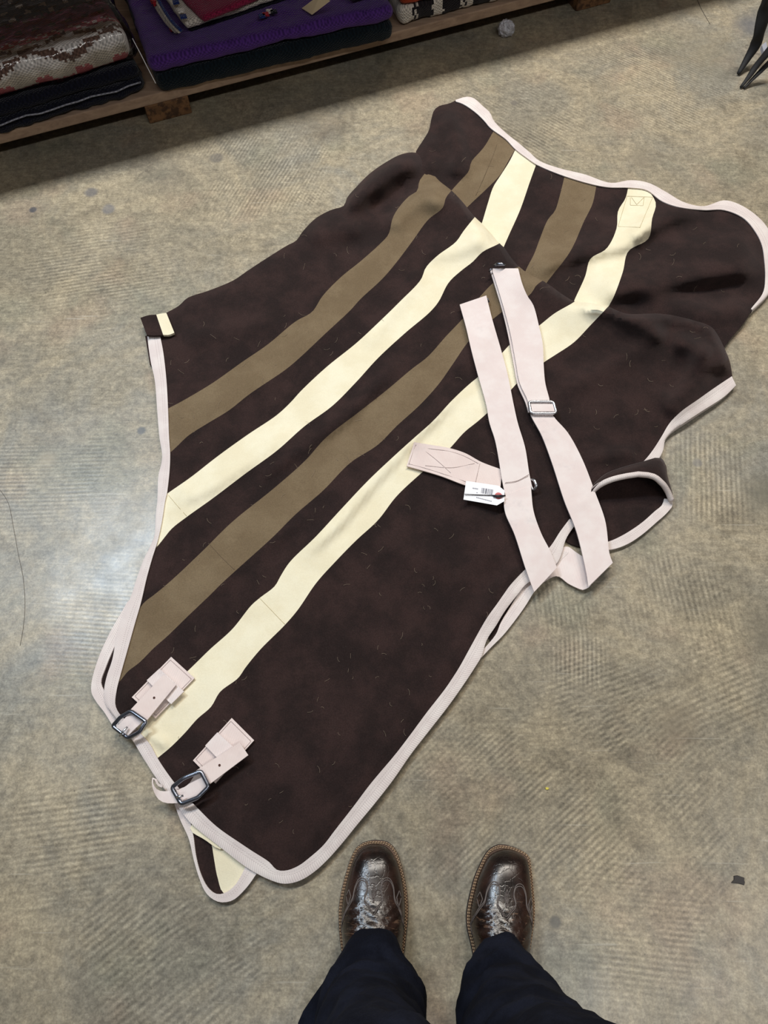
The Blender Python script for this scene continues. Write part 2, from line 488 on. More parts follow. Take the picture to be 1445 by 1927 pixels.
M = {}
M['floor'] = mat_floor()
M['dark'] = mat_fleece('dark_brown_fleece', rgb(35, 26, 25), rgb(50, 36, 34), .12, .2, .35)
M['tan'] = mat_fleece('olive_tan_fleece', rgb(108, 92, 71), rgb(118, 102, 80), .06, 0, .2)
M['cream'] = mat_fleece('cream_fleece', rgb(226, 216, 187), rgb(233, 225, 199), .03, 0, .05)
M['binding'] = mat_webbing('herringbone_binding', rgb(222, 209, 205), rgb(232, 222, 217), True, (.28, .46))
M['strap'] = mat_webbing('cotton_surcingle_web', rgb(224, 209, 205), rgb(230, 219, 215), False, ())
M['patch'] = mat_webbing('stitched_chest_web', rgb(222, 204, 198), rgb(228, 212, 206), False, ())
M['thread'] = mat_plain('grey_thread', rgb(186, 170, 166), .9)
M['chrome'] = mat_plain('chrome', rgb(206, 207, 212), .3, 1.0)
M['gunmetal'] = mat_plain('dark_nickel', rgb(140, 144, 156), .3, 1.0)
M['hole'] = mat_plain('rusty_eyelet', rgb(70, 38, 26), .8)
M['wood'] = mat_wood('bare_plank', rgb(148, 122, 102), rgb(178, 150, 126), SHELF_ANG)
M['block'] = mat_wood('stained_block', rgb(110, 78, 50), rgb(140, 100, 64), SHELF_ANG, rgb(58, 38, 26))
M['leather'] = mat_leather()
M['welt'] = mat_plain('tan_welt', rgb(92, 68, 52), .6, 0, (200, .3, .001), .25)
M['sole'] = mat_plain('dark_sole', rgb(44, 34, 30), .7, 0, (120, .3, .001), .2)
M['welt_thread'] = mat_plain('pale_welt_thread', rgb(176, 148, 118), .8)
M['vamp_thread'] = mat_plain('grey_brown_thread', rgb(104, 94, 90), .6)
M['denim'] = mat_denim()
M['film'] = mat_film()
M['paper'] = mat_plain('white_card', rgb(243, 242, 246), .6, 0, None, .0)
M['ink'] = mat_plain('printed_ink', rgb(88, 90, 104), .7)
M['pinkring'] = mat_plain('red_eyelet_ring', rgb(196, 104, 104), .7)
M['black'] = mat_plain('black_cord', rgb(26, 24, 34), .5)
M['foil'] = mat_plain('crumpled_white_foil', rgb(206, 206, 214), .35, .25, (160, .8, .004), .15)
M['hair'] = mat_plain('pale_animal_hair', rgb(150, 132, 112), .6)
M['blackleather'] = mat_plain('black_leather', rgb(18, 17, 19), .7, 0, (90, .2, .001), .15)
M['scrap'] = mat_plain('dark_rubber_scrap', rgb(62, 58, 56), .8, 0, (120, .4, .001))

# ------------------------------------------------------------------ floor
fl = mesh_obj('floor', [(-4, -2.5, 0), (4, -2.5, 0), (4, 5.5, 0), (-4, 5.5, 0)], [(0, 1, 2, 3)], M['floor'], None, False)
tag(fl, 'worn grey beige concrete floor with trowel marks and stains', kind='structure')

# ================================================================== RACK AND SADDLE BLANKETS
AX = np.array([SHELF_E, SHELF_N, [0, 0, 1]])
rack = empty('wooden_rack', shelf_pt(.9, 0, 0), 'low wooden plank rack along the floor stacked with folded saddle blankets', 'rack')
def shelf_box(name, s0, s1, t0, t1, z0, z1, mat, parent, bev=.003):
    mb = Mesh()
    mb.box(shelf_pt((s0+s1)/2, (t0+t1)/2, (z0+z1)/2), SHELF_E*(s1-s0)/2, SHELF_N*(t1-t0)/2, np.array([0, 0, (z1-z0)/2]))
    o = mb.build(name, mat, parent, smooth=False)
    bv = o.modifiers.new('edge', 'BEVEL'); bv.width = bev; bv.segments = 2
    return o
BOARD_TOP = .079
shelf_box('front_plank', -.9, 2.9, 0, .14, .051, BOARD_TOP, M['wood'], rack)
for k in range(4):
    shelf_box('deck_plank', -.9, 2.9, .15 + k*.16, .30 + k*.16, .051, BOARD_TOP, M['wood'], rack)
for s in (-.55, .389, 1.75, 2.6):
    shelf_box('support_block', s, s + .123, -.001, .09, 0, .051, M['block'], rack)
    shelf_box('support_block', s, s + .123, .55, .70, 0, .051, M['block'], rack)
for s in (-.85, 2.8):
    for t in (.05, .70):
        shelf_box('post', s, s + .045, t, t + .045, BOARD_TOP, .60, M['wood'], rack)
shelf_box('upper_plank', -1.3, 3.6, -.012, .78, .60, .63, M['wood'], rack)

def slab(name, s0, s1, t0, t1, z0, z1, mats, parent, r=.02, res=.02, rot=0.0, disp=.003, dscale=25, face_mat=None, wave=None, shrink=1.0):
    """Soft rounded slab lying on the rack; coordinates along / into / above."""
    dims = np.array([s1-s0, t1-t0, z1-z0]) / 2; cen = np.array([(s0+s1)/2, (t0+t1)/2, (z0+z1)/2])
    nn = np.maximum(np.round(2*dims/res).astype(int), [4, 4, 5])
    idx = {}; V = []; Fc = []; Q = []
    def vid(i, j, k):
        key = (i, j, k)
        if key not in idx:
            idx[key] = len(V)
            V.append([-1 + 2*i/nn[0], -1 + 2*j/nn[1], -1 + 2*k/nn[2]])
        return idx[key]
    for ax in range(3):
        a, b = [(1, 2), (2, 0), (0, 1)][ax]
        for side in (0, nn[ax]):
            for i in range(nn[a]):
                for j in range(nn[b]):
                    q = []
                    for (di, dj) in ((0, 0), (1, 0), (1, 1), (0, 1)):
                        ijk = [0, 0, 0]; ijk[ax] = side; ijk[a] = i+di; ijk[b] = j+dj
                        q.append(vid(*ijk))
                    Fc.append(q if side else q[::-1])
    V = np.array(V) * dims
    rr = min(r, dims.min() * .98)
    inner = np.clip(V, -(dims - rr), dims - rr)
    d = V - inner; L = np.linalg.norm(d, axis=1); L[L == 0] = 1
    nrm = d / L[:, None]
    Vn = np.where((np.linalg.norm(d, axis=1) > 0)[:, None], inner + nrm * rr, V)
    base = Vn.copy()
    for i, p in enumerate(Vn):
        q = p + cen
        w = noise.noise(Vector(tuple(q * dscale))) * disp + noise.noise(Vector(tuple(q * dscale * .3 + 5))) * disp * 1.5
        Vn[i] = p + nrm[i] * w * (np.linalg.norm(d[i]) > 0) 
        if wave: Vn[i] += wave(p, dims, nrm[i])
        base[i] = q
    c, s = math.cos(rot), math.sin(rot)
    X = Vn[:, 0]*c - Vn[:, 1]*s + cen[0]; Y = Vn[:, 0]*s + Vn[:, 1]*c + cen[1]; Z = np.clip(Vn[:, 2] + cen[2], z0 + .0003, z1 - .0003)
    Wd = SHELF_A[None] + X[:, None]*SHELF_E + Y[:, None]*SHELF_N; Wd[:, 2] = Z
    mi = None
    if face_mat:
        mi = [face_mat(*(Vn[f].mean(axis=0)), dims) for f in Fc]
    return mesh_obj(name, Wd, Fc, mats, parent, True, mi)

MP = {k: mat_knit('wool_' + k, rgb(*c), .007) for k, c in dict(white=(232, 226, 220), brown=(112, 86, 74), pink=(206, 116, 128), mauve=(160, 92, 116),
      grey=(112, 104, 104), navy=(18, 20, 34), purple=(78, 44, 120), teal=(12, 24, 32), maroon=(128, 26, 62), offwhite=(206, 198, 188), black=(32, 28, 32),
      orange=(172, 62, 28), red=(178, 30, 44), blue=(32, 50, 112), slate=(34, 46, 62), greyblue=(150, 152, 166)).items()}

# navy folded blanket at the bottom left
navy = empty('saddle_blanket', shelf_pt(0, .2, BOARD_TOP), 'navy fringed saddle blanket with a white edge line under the plastic wrapped one', 'blanket', 'folded saddle blankets on the rack')
def scallop(p, dims, n):
    if n[1] < -.2: return np.array([0, -abs(math.sin(p[0]*62)) * .009 * -n[1], 0])
    return np.zeros(3)
slab('lower_fold', -.62, .40, -.012, .52, BOARD_TOP, BOARD_TOP + .034, MP['navy'], navy, .017, .012, .06, .004, 60, wave=scallop)
slab('upper_fold', -.62, .395, .0, .52, BOARD_TOP + .033, BOARD_TOP + .064, MP['navy'], navy, .015, .014, .06, .003, 50)
mb = Mesh()
mb.tube([shelf_pt(-.62 + .034*i, -.028 + .06*(-.505 + .034*i) + .003*math.sin(i*2.2) , BOARD_TOP + .036 + .002*math.sin(i*1.3)) for i in range(31)], .0022, 5)
mb.build('white_edge_line', MP['greyblue'], navy)

# plastic wrapped patterned saddle blanket
wrapz = BOARD_TOP + .0655
wrp = empty('saddle_blanket', shelf_pt(0, .2, wrapz), 'cream saddle blanket with brown stepped diamonds and pink bands inside a clear plastic bag', 'blanket', 'folded saddle blankets on the rack')
names = ['white', 'brown', 'pink', 'mauve', 'grey']
def wrap_pattern(x, y, z, dims):
    # arc distance over the front fold: bottom of the front face upwards, then back over the top
    v = (z + dims[2]) if y < -dims[1] + .02 else (2*dims[2] + (y + dims[1]) * 1.0 - .012)
    q = math.floor((x + 3 + .0015*math.sin(v*400)) / .0145)
    v = v + .0022*math.sin(x*310)
    tri = abs((q % 14) - 7) / 7.0
    if v < .010: return 2
    if v < .028: return 2 if q % 7 in (0, 1, 2) else 0
    if abs(v - .054 - .036*tri) < .0085: return 1
    if abs(v - .098 - .030*(1 - tri)) < .0075 and q % 5 != 2: return 1
    if v < .128: return 0
    if v < .150: return 2 if (q + int(v*90)) % 3 else 0
    if v < .230: return 3 if (q*3 + int(v*70)) % 9 else 1
    return 4 if (q*2 + int(v*60)) % 7 else 0
w_body = slab('blanket_body', -.62, .392, .012, .50, wrapz, wrapz + .078, [MP[k] for k in names], wrp, .030, .0062, .07, .003, 22, wrap_pattern)
film = slab('plastic_bag', -.63, .408, .004, .51, wrapz + .0005, wrapz + .086, M['film'], wrp, .032, .016, .07, .007, 24)
tag(film, 'clear glossy plastic bag')

# stray clear strip / bag edge between the two stacks
mb = Mesh()
a, b = np.array(at(249, 72, .20)), np.array(at(293, 157, .112))
mb.tube([a, (a*2+b)/3 + [0, 0, .002], (a+2*b)/3, b], [.0012]*4, 5)
edge = mb.build('bag_edge', M['paper'], wrp); tag(edge, 'thin white sealed edge of the bag')

# dark pad and purple blanket
dk = slab('saddle_pad', .447, 1.128, -.026, .50, BOARD_TOP, BOARD_TOP + .052, MP['teal'], None, .022, .012, -.03, .003, 60)
tag(dk, 'black green felted saddle pad lying under the purple blanket', 'pad', 'folded saddle blankets on the rack')
def droop(p, dims, n): return np.array([0, 0, -.004*math.sin(p[0]*9)])
pz = BOARD_TOP + .053
pu = slab('saddle_blanket', .445, 1.132, -.020, .50, pz, pz + .040, MP['purple'], None, .02, .012, -.045, .004, 30)
tag(pu, 'plain purple wool saddle blanket folded on a black green pad', 'blanket', 'folded saddle blankets on the rack')

# maroon blanket with white border lying on the purple one
mz = pz + .041
mar = empty('saddle_blanket', shelf_pt(.8, .25, mz), 'maroon saddle blanket with white border and navy trim lying on the purple blanket', 'blanket', 'folded saddle blankets on the rack')
MR = .12
slab('navy_layer', .545, .93, .085, .48, mz, mz + .013, MP['navy'], mar, .006, .012, MR, .002, 60)
slab('white_layer', .535, .93, .075, .48, mz + .012, mz + .032, MP['offwhite'], mar, .010, .012, MR, .002, 60)
slab('maroon_layer', .552, .93, .072, .48, mz + .030, mz + .046, MP['maroon'], mar, .008, .012, MR + .12, .0015, 60)
for dz, rad, col, sh in ((.0068, .0062, 'navy', 0), (.019, .0075, 'offwhite', -2), (.0325, .0062, 'offwhite', 3), (.042, .004, 'blue', 7)):
    mb = Mesh()
    mb.tube([at(x + sh, y, mz + dz + .0012*math.sin(k*2 + dz*300)) for k, (x, y) in enumerate(smooth_line([(334, 58), (318, 42), (302, 19), (284, -14)], n=14))], rad, 9)
    mb.build('edge_fold', MP[col], mar)
for x, y, dz, k in ((290, 4, .034, 'red'), (308, 32, .008, 'red'), (322, 52, .011, 'red'), (286, 0, .02, 'red')):
    mb = Mesh(); q = at(x, y, mz + dz); mb.box(q, [.004, .003, 0], [-.003, .006, 0], [0, 0, .006]); mb.build('trim_stitch', MP[k], mar, False)
for i, (x, y, k) in enumerate([(341, 20, 'white'), (345, 31, 'blue'), (331, 4, 'blue'), (500, 27, 'red'), (493, 30, 'blue'), (507, 21, 'white'), (515, 22, 'navy')]):
    q = at(x, y, mz + .047 if x < 400 else mz + .012)
    mb = Mesh(); mb.box(q, [.008, .002, 0], [-.002, .006, 0], [0, 0, .0025]); mb.build('trim_stitch', MP[k], mar, False)

# paper hang tag on the maroon blanket
tz = mz + .052
c4 = [at(568, 16, mz + .004), at(587, 28, mz + .006), at(621, 2, tz), at(601, -8, tz)]
mb = Mesh(); up = np.array([0, 0, .0012])
mb.add([p for p in c4] + [p + up for p in c4], [(3,2,1,0), (4,5,6,7), (0,1,5,4), (1,2,6,5), (2,3,7,6), (3,0,4,7)])
hang = mb.build('hang_tag', mat_plain('cream_card', rgb(226, 206, 172), .7), None, False)
tag(hang, 'blank cream paper hang tag drooping over the purple blanket', 'tag')

# dark blue roll end
rl = empty('rolled_cloth', at(668, -4, pz + .04), 'dark slate blue rolled cloth resting on the back of the purple blanket', 'cloth')
mb = Mesh(); base = at(662, -8, pz + .0635)
mb.tube([base + np.array([.0, .0, 0]) + i*np.array([.035, .03, 0]) for i in range(6)], [.012, .02, .022, .022, .022, .02], 12)
mb.build('roll', MP['slate'], rl)

# striped blanket and orange blanket at the right
STW = [MP['offwhite'], MP['black']]
def stripe_pat(x, y, z, dims):
    v = x + dims[0] + .004*math.sin(z*200)
    for a, b in ((.038, .046), (.052, .103), (.134, .19), (.20, .206), (.23, .29), (.33, .42)):
        if a < v < b: return 1
    return 0
st = slab('saddle_blanket', 1.158, 1.86, .012, .50, BOARD_TOP, BOARD_TOP + .054, STW, None, .02, .007, 0, .004, 45, stripe_pat)
tag(st, 'black and off white striped saddle blanket folded under the rust orange one', 'blanket', 'folded saddle blankets on the rack')
og = slab('saddle_blanket', 1.158, 1.86, .010, .50, BOARD_TOP + .055, BOARD_TOP + .095, MP['orange'], None, .018, .015, 0, .003, 40)
tag(og, 'rust orange saddle blanket folded on top of the striped one', 'blanket', 'folded saddle blankets on the rack')

# ================================================================== THE HORSE BLANKET
rug = empty('horse_blanket', at(760, 950, 0), 'dark brown horse blanket with tan and cream stripes and white binding spread on the concrete', 'blanket')

# ---- measured outlines (front half lies over the rear half along a fold)
SPINE = [(276, 632), (284, 604), (312, 589), (337, 575), (352, 561), (395, 546), (440, 527), (465, 510), (500, 487), (540, 462), (557, 453), (570, 435), (595, 410),
         (623, 395), (647, 387), (653, 372), (673, 349), (695, 327), (728, 304), (756, 290), (781, 287), (797, 295), (806, 306), (811, 322)]
FOLD = [(811, 322), (825, 339), (850, 359), (872, 382), (894, 409), (907, 421), (939, 456), (949, 466), (978, 503), (1025, 530), (1063, 557), (1082, 567),
        (1110, 570), (1144, 577), (1178, 590), (1239, 590), (1283, 597), (1338, 615), (1352, 633), (1362, 653), (1373, 680), (1378, 709)]
B_HIND_OUT = [(1385, 725), (1363, 746), (1320, 774), (1282, 799), (1263, 814), (1251, 830), (1248, 846), (1241, 861), (1229, 878)]
B_HIND_IN = [(1377, 708), (1344, 730), (1313, 752), (1282, 774), (1260, 796), (1245, 821), (1229, 846), (1213, 866), (1196, 881)]
B_BELLY_OUT = [(1084, 985), (1066, 1012), (1049, 1058), (1020, 1080), (989, 1100), (975, 1117), (951, 1148), (934, 1176), (916, 1204), (906, 1235), (896, 1252), (871, 1290), (844, 1328), (809, 1373),
               (774, 1418), (740, 1467), (705, 1512), (671, 1553), (646, 1584), (615, 1619), (588, 1643), (562, 1658), (534, 1663), (506, 1655), (480, 1642), (459, 1629),
               (414, 1594), (360, 1550), (329, 1511)]
B_BELLY_IN = [(1072, 976), (1054, 1000), (1034, 1030), (1000, 1060), (961, 1100), (948, 1118), (934, 1138), (918, 1160), (906, 1180), (885, 1218), (864, 1256), (850, 1278), (837, 1297), (802, 1342),
              (774, 1380), (745, 1418), (698, 1474), (664, 1519), (629, 1564), (608, 1591), (581, 1615), (562, 1629), (539, 1638), (521, 1637), (506, 1622), (475, 1602),
              (454, 1588), (407, 1555), (362, 1511)]
B_NECK_OUT = [(329, 1511), (304, 1478), (289, 1457), (268, 1424), (249, 1393), (232, 1372), (219, 1355), (207, 1339), (198, 1322), (196, 1297), (201, 1272), (211, 1242),
              (221, 1189), (235, 1145), (246, 1123), (257, 1089), (271, 1051), (282, 1029), (290, 1009), (293, 968), (296, 940), (298, 895), (304, 870), (305, 856), (300, 823),
              (296, 776), (291, 715), (284, 683), (280, 657), (277, 631)]
B_NECK_IN = [(360, 1510), (329, 1474), (312, 1451), (297, 1428), (281, 1399), (262, 1378), (243, 1360), (226, 1345), (217, 1327), (219, 1300), (226, 1272), (240, 1222),
             (254, 1172), (265, 1134), (276, 1087), (287, 1048), (296, 1020), (304, 984), (311, 940), (314, 928), (319, 884), (320, 853), (318, 823),
             (316, 768), (313, 715), (307, 662), (301, 631)]
S_ = smooth_line
def mid(a, b, n, w=.5):
    return S_(a, n=n) * w + S_(b, n=n) * (1 - w)
HIND_MID = mid(B_HIND_OUT, B_HIND_IN, 24)
BELLY_MID = mid(B_BELLY_OUT, B_BELLY_IN, 110)
NECK_MID = mid(B_NECK_OUT, B_NECK_IN, 100)
UNDER_STRAP = [(1200, 884), (1165, 893), (1128, 906), (1100, 940)]
F_OUT = np.concatenate([S_(SPINE), S_(FOLD)[1:], HIND_MID, S_(UNDER_STRAP), BELLY_MID, NECK_MID[1:-1]])
R_OUTER_B = [(857, 188), (872, 183), (882, 182), (892, 185), (909, 200), (922, 212), (929, 227), (952, 250), (977, 270), (997, 287), (1014, 302), (1051, 316), (1100, 328),
             (1149, 344), (1187, 339), (1220, 344), (1253, 361), (1286, 380), (1324, 388), (1362, 377), (1390, 384), (1424, 406), (1445, 430), (1460, 470), (1464, 520), (1445, 556), (1417, 584)]
R_INNER_B = [(858, 191), (868, 194), (879, 200), (889, 207), (899, 215), (912, 228), (922, 240), (952, 262), (969, 280), (990, 296), (1009, 309), (1045, 325), (1100, 343),
             (1143, 352), (1187, 353), (1218, 358), (1245, 378), (1275, 389), (1324, 395), (1362, 395), (1400, 411), (1424, 440), (1434, 462), (1438, 487), (1440, 520), (1436, 550), (1413, 581)]
REAR_MID = mid(R_OUTER_B, R_INNER_B, 110)
R_LEFT = [(782, 300), (782, 287), (794, 267), (807, 245), (812, 222), (817, 207), (827, 199), (840, 196), (847, 194), (857, 189)]
R_RIGHT = [(1415, 584), (1401, 606), (1382, 628), (1362, 655)]
R_UNDER = [(1340, 690), (1260, 680), (1180, 640), (1120, 640), (1060, 620), (1010, 580), (960, 540), (920, 480), (870, 430), (820, 380), (790, 340)]
R_OUT = np.concatenate([S_(R_LEFT), REAR_MID[1:], S_(R_RIGHT), S_(R_UNDER)])

# stripes: (upper edge, lower edge, kind)
F_STR = [
 ([(300, 780), (316, 769), (337, 758), (398, 722), (456, 681), (504, 648), (556, 605), (587, 587), (607, 557), (642, 521), (678, 492), (717, 457), (731, 441), (739, 410), (750, 391), (770, 369), (785, 359), (789, 341), (801, 324), (808, 312)],
  [(300, 868), (322, 850), (334, 839), (354, 820), (390, 797), (431, 772), (469, 742), (538, 695), (563, 674), (614, 626), (659, 584), (678, 563), (720, 524), (748, 491), (775, 455), (806, 413), (833, 391), (839, 372), (850, 358), (858, 350)], 'tan'),
 ([(300, 940), (316, 928), (359, 898), (409, 859), (466, 818), (521, 781), (547, 757), (566, 736), (614, 691), (670, 646), (711, 608), (753, 567), (792, 526), (801, 504), (822, 482), (858, 455), (872, 435), (893, 409), (903, 398)],
  [(280, 1042), (296, 1028), (309, 1012), (323, 995), (351, 973), (400, 938), (462, 891), (521, 848), (573, 802), (625, 764), (670, 719), (711, 674), (763, 626), (808, 588), (825, 568), (844, 532), (867, 510), (889, 493), (908, 474), (936, 460), (950, 452)], 'cream'),
 ([(248, 1160), (262, 1146), (271, 1134), (293, 1117), (326, 1089), (381, 1037), (437, 982), (514, 920), (573, 868), (614, 823), (677, 774), (729, 733), (774, 695), (805, 671), (839, 633), (872, 598), (900, 562), (925, 535), (945, 518), (965, 506), (976, 502), (990, 494)],
  [(212, 1296), (228, 1279), (240, 1264), (262, 1247), (290, 1219), (315, 1197), (354, 1159), (395, 1120), (417, 1098), (451, 1067), (514, 1010), (556, 968), (608, 923), (659, 871), (711, 837), (746, 802), (791, 761), (826, 722), (850, 688), (881, 643), (905, 617), (928, 600), (946, 586), (970, 572), (994, 557), (1001, 550), (1009, 537), (1021, 528), (1032, 518)], 'tan'),
 ([(222, 1385), (236, 1370), (262, 1350), (300, 1312), (355, 1261), (395, 1222), (437, 1184), (473, 1139), (489, 1125), (517, 1103), (528, 1084), (545, 1058), (594, 1010), (642, 958), (694, 903), (746, 854), (777, 826), (815, 792), (850, 754), (884, 722), (900, 709), (920, 690), (945, 664), (960, 648), (985, 632), (1014, 613), (1043, 590), (1082, 567), (1094, 556)],
  [(276, 1446), (296, 1427), (320, 1407), (349, 1378), (371, 1353), (397, 1330), (414, 1302), (448, 1276), (462, 1256), (490, 1222), (536, 1176), (560, 1148), (595, 1097), (630, 1058), (670, 1017), (711, 979), (746, 934), (794, 889), (843, 847), (874, 813), (900, 792), (930, 765), (961, 734), (975, 719), (1023, 682), (1043, 669), (1080, 644), (1110, 613), (1144, 577), (1156, 562)], 'cream'),
]
R_STR = [
 ([(938, 232), (928, 248), (912, 275), (902, 287), (887, 304), (882, 322), (868, 338), (850, 358), (830, 385)], [(976, 268), (969, 281), (957, 302), (941, 329), (919, 352), (880, 389), (860, 410)], 'tan'),
 ([(978, 266), (970, 281), (959, 303), (942, 330), (928, 352), (919, 379), (907, 419), (898, 445)], [(1014, 296), (1009, 309), (997, 342), (979, 394), (959, 439), (948, 464), (938, 490)], 'cream'),
 ([(1066, 318), (1062, 333), (1053, 369), (1044, 397), (1031, 413), (1014, 454), (1005, 478), (992, 503), (980, 530)], [(1126, 334), (1122, 350), (1115, 383), (1099, 416), (1073, 473), (1030, 530), (1010, 560)], 'tan'),
 ([(1184, 340), (1182, 352), (1177, 373), (1163, 397), (1160, 430), (1141, 468), (1111, 487), (1101, 520), (1082, 562), (1070, 590)], [(1222, 344), (1222, 358), (1234, 383), (1227, 411), (1220, 449), (1182, 473), (1172, 511), (1154, 560), (1144, 578), (1132, 600)], 'cream'),
]

_SM = {}
def ridge(P, line, h, w_left, w_right, taper=.18):
    """Fold raised along a line; the two flanks fall off over w_left / w_right pixels."""
    key = tuple(map(tuple, line))
    if key not in _SM: _SM[key] = S_(line, 9)
    sm = _SM[key]; wm = 3.2 * max(w_left, w_right)
    out = np.zeros(len(P))
    near = np.all((P > sm.min(axis=0) - wm) & (P < sm.max(axis=0) + wm), axis=1)      # nothing to add far from the fold
    if not near.any(): return out
    P = P[near]
    d, side, al = seg_dist(P, sm)
    w = np.where(side > 0, w_right, w_left)
    end = np.clip(np.minimum(al, 1 - al) / taper, 0, 1); end = end * end * (3 - 2 * end)
    out[near] = h * end * np.exp(-(d / w) ** 2)
    return out

SP_L, FO_L = S_(SPINE, 12), S_(FOLD, 12)
def roll(P, line, r):
    d, _, _ = seg_dist(P, line)
    q = np.clip(d / r, 0, 1)
    return np.sqrt(np.clip(1 - (1 - q) ** 2, 0.02, 1))
def h_rear(P):
    P = np.asarray(P, float)
    z = .012 + .004 * vnoise(P, .011, 3.1) + .002 * vnoise(P, .03, 9.2)
    z += ridge(P, [(990, 530), (1045, 492), (1110, 474), (1182, 458), (1232, 424), (1290, 402), (1345, 396)], .029, 36, 16)
    z += ridge(P, [(1110, 575), (1160, 548), (1260, 530), (1350, 510), (1450, 498)], .038, 50, 22)
    z -= ridge(P, [(1160, 590), (1240, 566), (1300, 552), (1440, 546)], .010, 18, 22)
    z += ridge(P, [(1240, 470), (1320, 462), (1420, 452)], .008, 26, 20)
    z += ridge(P, [(1190, 560), (1280, 575), (1350, 590), (1420, 566)], .022, 22, 26)
    z += ridge(P, [(838, 205), (852, 250), (862, 300), (850, 340)], .024, 20, 16)
    z += ridge(P, [(815, 250), (808, 290), (816, 330)], .014, 14, 20)
    z += ridge(P, [(880, 382), (905, 348), (912, 330), (912, 312)], .010, 10, 14)
    z += ridge(P, [(1005, 315), (1045, 358), (1080, 372)], .008, 12, 14)
    z += ridge(P, [(1000, 440), (1050, 412), (1090, 396)], .007, 14, 12)
    z += ridge(P, [(1100, 405), (1150, 428), (1180, 440), (1240, 420)], .007, 14, 12)
    z += ridge(P, [(1236, 400), (1218, 418), (1190, 455)], .012, 12, 16)
    z += ridge(P, [(1070, 540), (1010, 505), (960, 470), (915, 420)], .012, 40, 40)
    z *= .4 + .6 * roll(P, S_(R_LEFT, 10), 16)
    return .006 + .004 * np.logaddexp(0, (z - .006) / .004)
FR1 = [(1082, 567), (1144, 576), (1187, 600), (1225, 622), (1265, 632)]
def h_front(P):
    P = np.asarray(P, float)
    z = .016 + .004 * vnoise(P, .006, 1.3) + .0022 * vnoise(P, .017, 4.4) + .0012 * vnoise(P, .04, 7.7)
    zb = z.copy()
    z += ridge(P, FO_L, .022, 60, 60, .05)
    z += ridge(P, FR1, .020, 26, 18)
    z -= ridge(P, [(1225, 612), (1275, 620), (1335, 632)], .010, 13, 14)
    z += ridge(P, [(1262, 640), (1300, 650), (1340, 670)], .014, 20, 26)
    z += ridge(P, [(1330, 640), (1320, 700), (1290, 745), (1250, 790)], .020, 30, 34)
    z -= ridge(P, [(1290, 650), (1278, 700), (1245, 745)], .008, 16, 18)
    z += ridge(P, [(1040, 740), (1130, 700), (1215, 650), (1260, 632)], .008, 18, 24)
    # long soft folds that follow the stripes
    z += ridge(P, [(560, 800), (470, 868), (380, 925), (320, 950)], .007, 14, 22)
    z += ridge(P, [(760, 672), (660, 775), (560, 850), (470, 915)], .009, 13, 24)
    z -= ridge(P, [(740, 722), (660, 800), (600, 850)], .004, 10, 12)
    z += ridge(P, [(880, 724), (800, 808), (720, 890), (640, 985), (560, 1060)], .009, 9, 26)
    z += ridge(P, [(600, 945), (520, 1010), (430, 1080), (350, 1140)], .005, 16, 22)
    z += ridge(P, [(660, 585), (560, 660), (450, 740), (360, 800)], .005, 22, 22)
    z += ridge(P, [(330, 640), (430, 620), (540, 600)], .006, 18, 24)
    z += ridge(P, [(800, 500), (740, 580), (680, 660)], .006, 16, 16)
    z += ridge(P, [(970, 540), (900, 640), (850, 720)], .006, 20, 14)
    # lumps near the croup fold
    z += ridge(P, [(640, 400), (700, 350), (760, 312), (800, 318)], .026, 24, 22)
    z -= ridge(P, [(690, 400), (735, 385), (775, 352)], .010, 20, 18)
    z += ridge(P, [(730, 440), (760, 392), (800, 372), (845, 392)], .014, 16, 22)
    z += ridge(P, [(575, 450), (640, 430), (690, 430)], .012, 26, 22)
    z -= ridge(P, [(640, 470), (690, 455), (725, 430)], .006, 16, 16)
    z += ridge(P, [(790, 480), (860, 470), (920, 440)], .008, 18, 18)
    # creases on the flank
    z += ridge(P, [(880, 880), (900, 980), (925, 1080)], .006, 22, 26)
    z += ridge(P, [(985, 1060), (930, 1130), (905, 1180)], .012, 26, 12)
    z -= ridge(P, [(1000, 1070), (940, 1122), (908, 1172)], .006, 10, 8)
    z += ridge(P, [(1100, 865), (1150, 856), (1200, 850)], .010, 12, 14)
    z += ridge(P, [(700, 1020), (820, 1060), (900, 1110)], .004, 24, 24)
    z += ridge(P, [(262, 1372), (290, 1390), (320, 1404)], .006, 8, 10)
    z += ridge(P, [(238, 1300), (228, 1335), (245, 1362)], .006, 10, 16)
    z = zb + (z - zb) * 1.45
    z *= roll(P, SP_L, 18) * .75 + .25
    z *= roll(P, FO_L, 12) * .6 + .4
    for ln in (BELLY_MID, NECK_MID, HIND_MID):
        d, _, _ = seg_dist(P, ln[::3])
        z = np.where(d < 40, z * (.55 + .45 * np.clip(d / 40, 0, 1)) + .003, z)
    return .007 + .004 * np.logaddexp(0, (z - .007) / .004)

